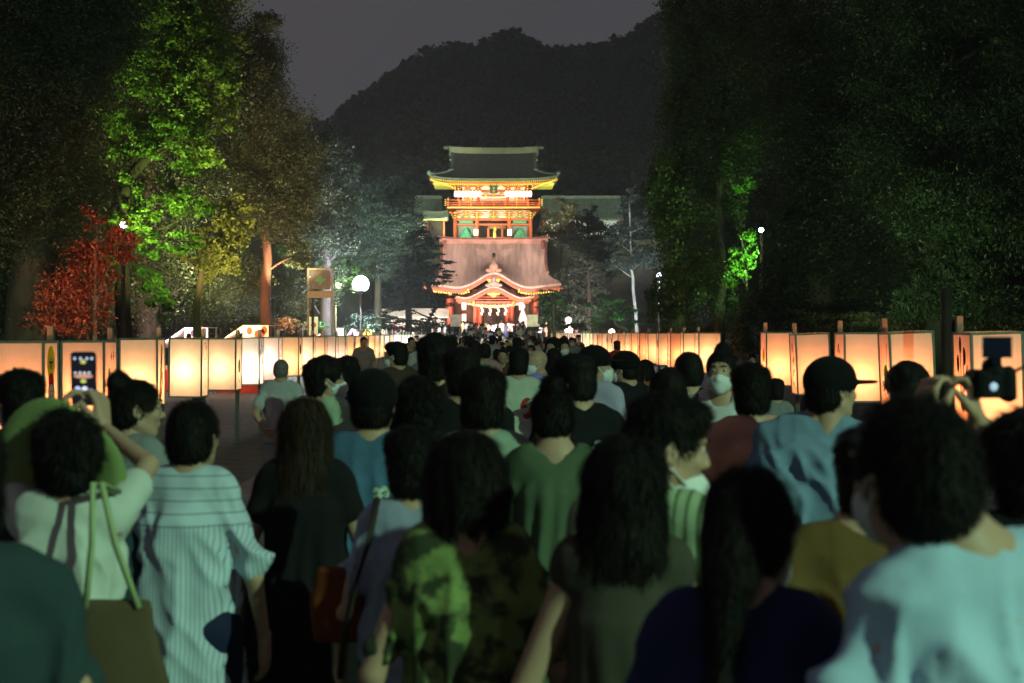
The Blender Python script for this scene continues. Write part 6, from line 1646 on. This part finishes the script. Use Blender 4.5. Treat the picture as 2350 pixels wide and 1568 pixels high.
person(1530, 838, 7.6, dict(fem=True, hair='bob', seed=40), 'woman in black with rounded black hair left of the white striped T-shirt', {'shirt': fabric('black tee', (.015, .015, .017))}, rz=.2)
person(1725, 812, 24.0, dict(fem=True, hair='short', seed=41, mask=True, face=True), 'distant person in black facing the camera in the gap of the right lantern row', {'shirt': fabric('black tee', (.015, .015, .017))}, rz=pi)
person(1780, 880, 12.5, dict(fem=True, hair='short', seed=42), 'short person in grey beside the right lantern post', {'shirt': fabric('grey tee', (.25, .27, .27))}, rz=0, H=1.40)
person(1460, 842, 12.0, dict(fem=False, hair='short', seed=43), 'man in rust T-shirt right behind the dark capped man', {'shirt': fabric('rust tee', (.42, .12, .05))}, rz=-.2, H=1.55)

# camera held overhead at the right edge
t = thing('camera', 'black camera with flip screen held overhead at the right edge', 'camera', ((2276 - VX) / F * 3.66, 3.66, 1.8 - (880 - HY) / F * 3.66), .1)
mb = MB(); s_ = SDF((-.08, -.04, -.06), (.08, .05, .08), .005); s_.col([(-.038, 0, 0, .052, .022), (.034, 0, 0, .050, .020)], .008, 4); s_.cone((.042, -.006, -.03), (.042, -.006, .028), .020, .018, .01); s_.ell((0, 0, .045), (.026, .022, .022), .01)
V_, F_ = s_.nets(); mb.add(V_, [tuple(int(i) for i in q_) for q_ in F_]); mb.tube([(0, .025, 0), (0, .11, 0)], [.036, .034], 16); mb.build('camera_body', mat('black camera plastic', (.005, .005, .006), .5, bump=.1, spec=.1), t)
mb = MB(); mb.box(-.038, .038, -.034, -.027, .066, .120); mb.box(-.012, .012, -.030, -.024, .050, .066); mb.build('flip_screen', mat('dark blue screen', (.008, .01, .03), .3, spec=.1), t)
mb = MB(); mb.ball((-.005, -.022, -.008), (.011, .003, .011)); mb.build('rear_display', emit_mat('blue glow', (.4, .5, 1), .5), t)
mb = MB(); mb.tube([(.06, 0, .03), (.085, -.01, .045), (.10, -.01, .0), (.085, -.015, -.07), (.04, -.02, -.12), (-.01, -.02, -.13)], .006, 6); mb.build('strap', m_dark, t, True)

# ---- the rest of the crowd, copied from a few figures
variants = []
for i in range(10):
    fem = i % 2 == 1
    P = dict(fem=fem, hair=['short', 'long', 'crop', 'bob', 'messy', 'bun', 'short', 'ponytail', 'crop', 'bob'][i], seed=50 + i, mask=(i % 3 != 2), turn=[.1, -.2, .4, 0, -.4, .2, 0, .3, -.1, .1][i], walk=[0, .8, 0, .6, 0, 0, .9, 0, 0, .5][i],
             top=['tee', 'dress', 'tee', 'tee', 'loose', 'tee', 'long', 'tee', 'tee', 'loose'][i], arms=[('down', 'down'), ('fold', 'down'), ('down', 'swing'), ('hold', 'hold'), ('down', 'down'), ('swing', 'down'), ('down', 'down'), ('phone', 'phone'), ('back', 'down'), ('hold', 'down')][i])
    parts = {k: as_mesh(k, *v[:2]) for k, v in build_person(P, 2).items()}
    variants.append((P, parts))
tops = [('black', (.015, .015, .017)), ('white', (.6, .6, .58)), ('grey', (.2, .2, .2)), ('navy', (.03, .04, .09)), ('red', (.4, .05, .035)), ('pale blue', (.35, .45, .55)), ('beige', (.42, .36, .27)), ('olive', (.12, .13, .06)), ('white', (.6, .6, .58)), ('brown', (.12, .07, .04)), ('pink', (.5, .28, .27)), ('pale yellow', (.5, .46, .25))]
bots = [fabric('dark denim', (.025, .03, .045)), fabric('black trousers', (.014, .014, .016)), fabric('khaki', (.22, .18, .12)), fabric('blue jeans', (.08, .12, .22))]
protos = {}
def crowd(X, Y, H, v, ci, rz, label, group, z=0.0):
    P, parts = variants[v]; cn, cc = tops[ci % len(tops)]
    t = thing('person', label, 'person', (X, Y, z), rz, group); s_ = H / 1.725
    for nm, me in parts.items():
        o = protos.get((v, nm))
        if o is None: o = link(nm, me, t); protos[(v, nm)] = o
        else: o = o.copy(); COL.objects.link(o); o.parent = t
        o.scale = (s_,) * 3
        if nm in ('shirt', 'dress'): setmat(o, fabric('crowd ' + cn, cc))
        elif nm == 'body': setmat(o, m_skin if ci % 2 else m_skin2)
        elif nm == 'hair': setmat(o, m_hairb if (ci + v) % 5 == 0 else m_hair)
        elif nm == 'face_mask': setmat(o, m_mask)
        elif nm == 'shoes': setmat(o, m_shoe if ci % 3 else m_shoe2)
        else: setmat(o, bots[(ci + v) % 4])
    return t
hn = {'short': 'short hair', 'long': 'long hair', 'crop': 'cropped hair', 'bob': 'bobbed hair', 'messy': 'bushy hair', 'bun': 'hair bun', 'ponytail': 'a ponytail'}
R = random.Random(21)
used_labels = set()
def unique(fn, v, ci):
    for k in range(120):
        l = fn(v, ci)
        if l not in used_labels: break
        ci = (ci + 1) % 12
        if k % 12 == 11: v = (v + 1) % 10
    used_labels.add(l); return v, ci, l
taken = []
def free(X, Y, r):
    for a_, b_ in taken:
        if (a_ - X) ** 2 + (b_ - Y) ** 2 < r * r: return False
    return True
for o in S.objects:
    if o.name.startswith('person') and o.parent is None: taken.append((o.location.x, o.location.y))
def lab(P, ci, back, X, Y, extra=''):
    who = 'woman' if P['fem'] else 'man'
    side = 'left of' if X < -1.2 else 'right of' if X > 1.2 else 'on'
    k = max(1, min(len(ordn), int((Y - 10.9) / 2.35) + 1))
    return '%s in %s, %s, facing %s, %s centre near %s lantern' % (who, tops[ci % len(tops)][0], hn[P['hair']], 'away' if back else 'camera', side, ordn[k-1])
n = 0; tries = 0
while n < 145 and tries < 4000:
    tries += 1
    Y = 11.5 + 75 * R.random() ** 1.35; Xm = 3.1
    X = R.triangular(-Xm, Xm, .25) if Y > 16 else R.uniform(-1.9, 1.6)
    pxx = VX + X / Y * F
    if Y < 26 and (pxx < 960 or pxx > 1330): continue          # clear ground left and right of the crowd, as photographed
    if 1200 < pxx < 1260 and Y < 12.5: continue
    if not free(X, Y, .62): continue
    taken.append((X, Y)); v = R.randrange(10); ci = R.randrange(12); back = R.random() < .5
    v, ci, LB = unique(lambda v, c: lab(variants[v][0], c, back, X, Y), v, ci); P = variants[v][0]; H = (R.uniform(1.50, 1.64) if P['fem'] else R.uniform(1.62, 1.75))
    crowd(X, Y, H, v, ci, (0 if back else pi) + R.uniform(-.4, .4), LB, 'people filling the avenue'); n += 1
# dense throng on the steps before the hall
n = 0
while n < 100:
    Y = R.uniform(95, 121); X = R.uniform(-3.4, 3.2) if Y < 112 else R.uniform(-2.9, 2.6)
    if not free(X, Y, .5): continue
    taken.append((X, Y)); v = R.randrange(10); ci = R.randrange(12); n += 1
    z = 0.0 if Y < 97 else min(1.12, .14 * (int((Y - 97) / 2.075) + 1))
    v, ci, LB = unique(lambda v, ci: (lambda P: '%s in %s, %s, %s of the throng, %s rows %s steps' % ('woman' if P['fem'] else 'man', tops[ci][0], hn[P['hair']], 'left end' if X < -2 else 'left half' if X < -.6 else 'middle' if X < .6 else 'right half' if X < 2 else 'right end', 'front' if Y < 102 else 'middle' if Y < 110 else 'rear', 'on' if Y > 112 else 'before'))(variants[v][0]), v, ci)
    crowd(X, Y, R.uniform(1.5, 1.75), v, ci, R.uniform(-.4, .4), LB, 'throng before the dance hall', z)
for i, x in enumerate((905, 925, 948, 965, 1008, 1022, 1238, 1252, 1268, 1290, 1322)):
    Y = 114.5 + R.uniform(0, 5); v = R.randrange(10); ci = R.choice([1, 4, 5, 8, 10])
    crowd((x - VX) / F * Y, Y, R.uniform(1.5, 1.7), v, ci, R.uniform(0, 6), 'visitor in %s, %s from the left on the terrace beside the dance hall' % (tops[ci][0], ordn[i]), 'visitors on the terrace', 1.12)
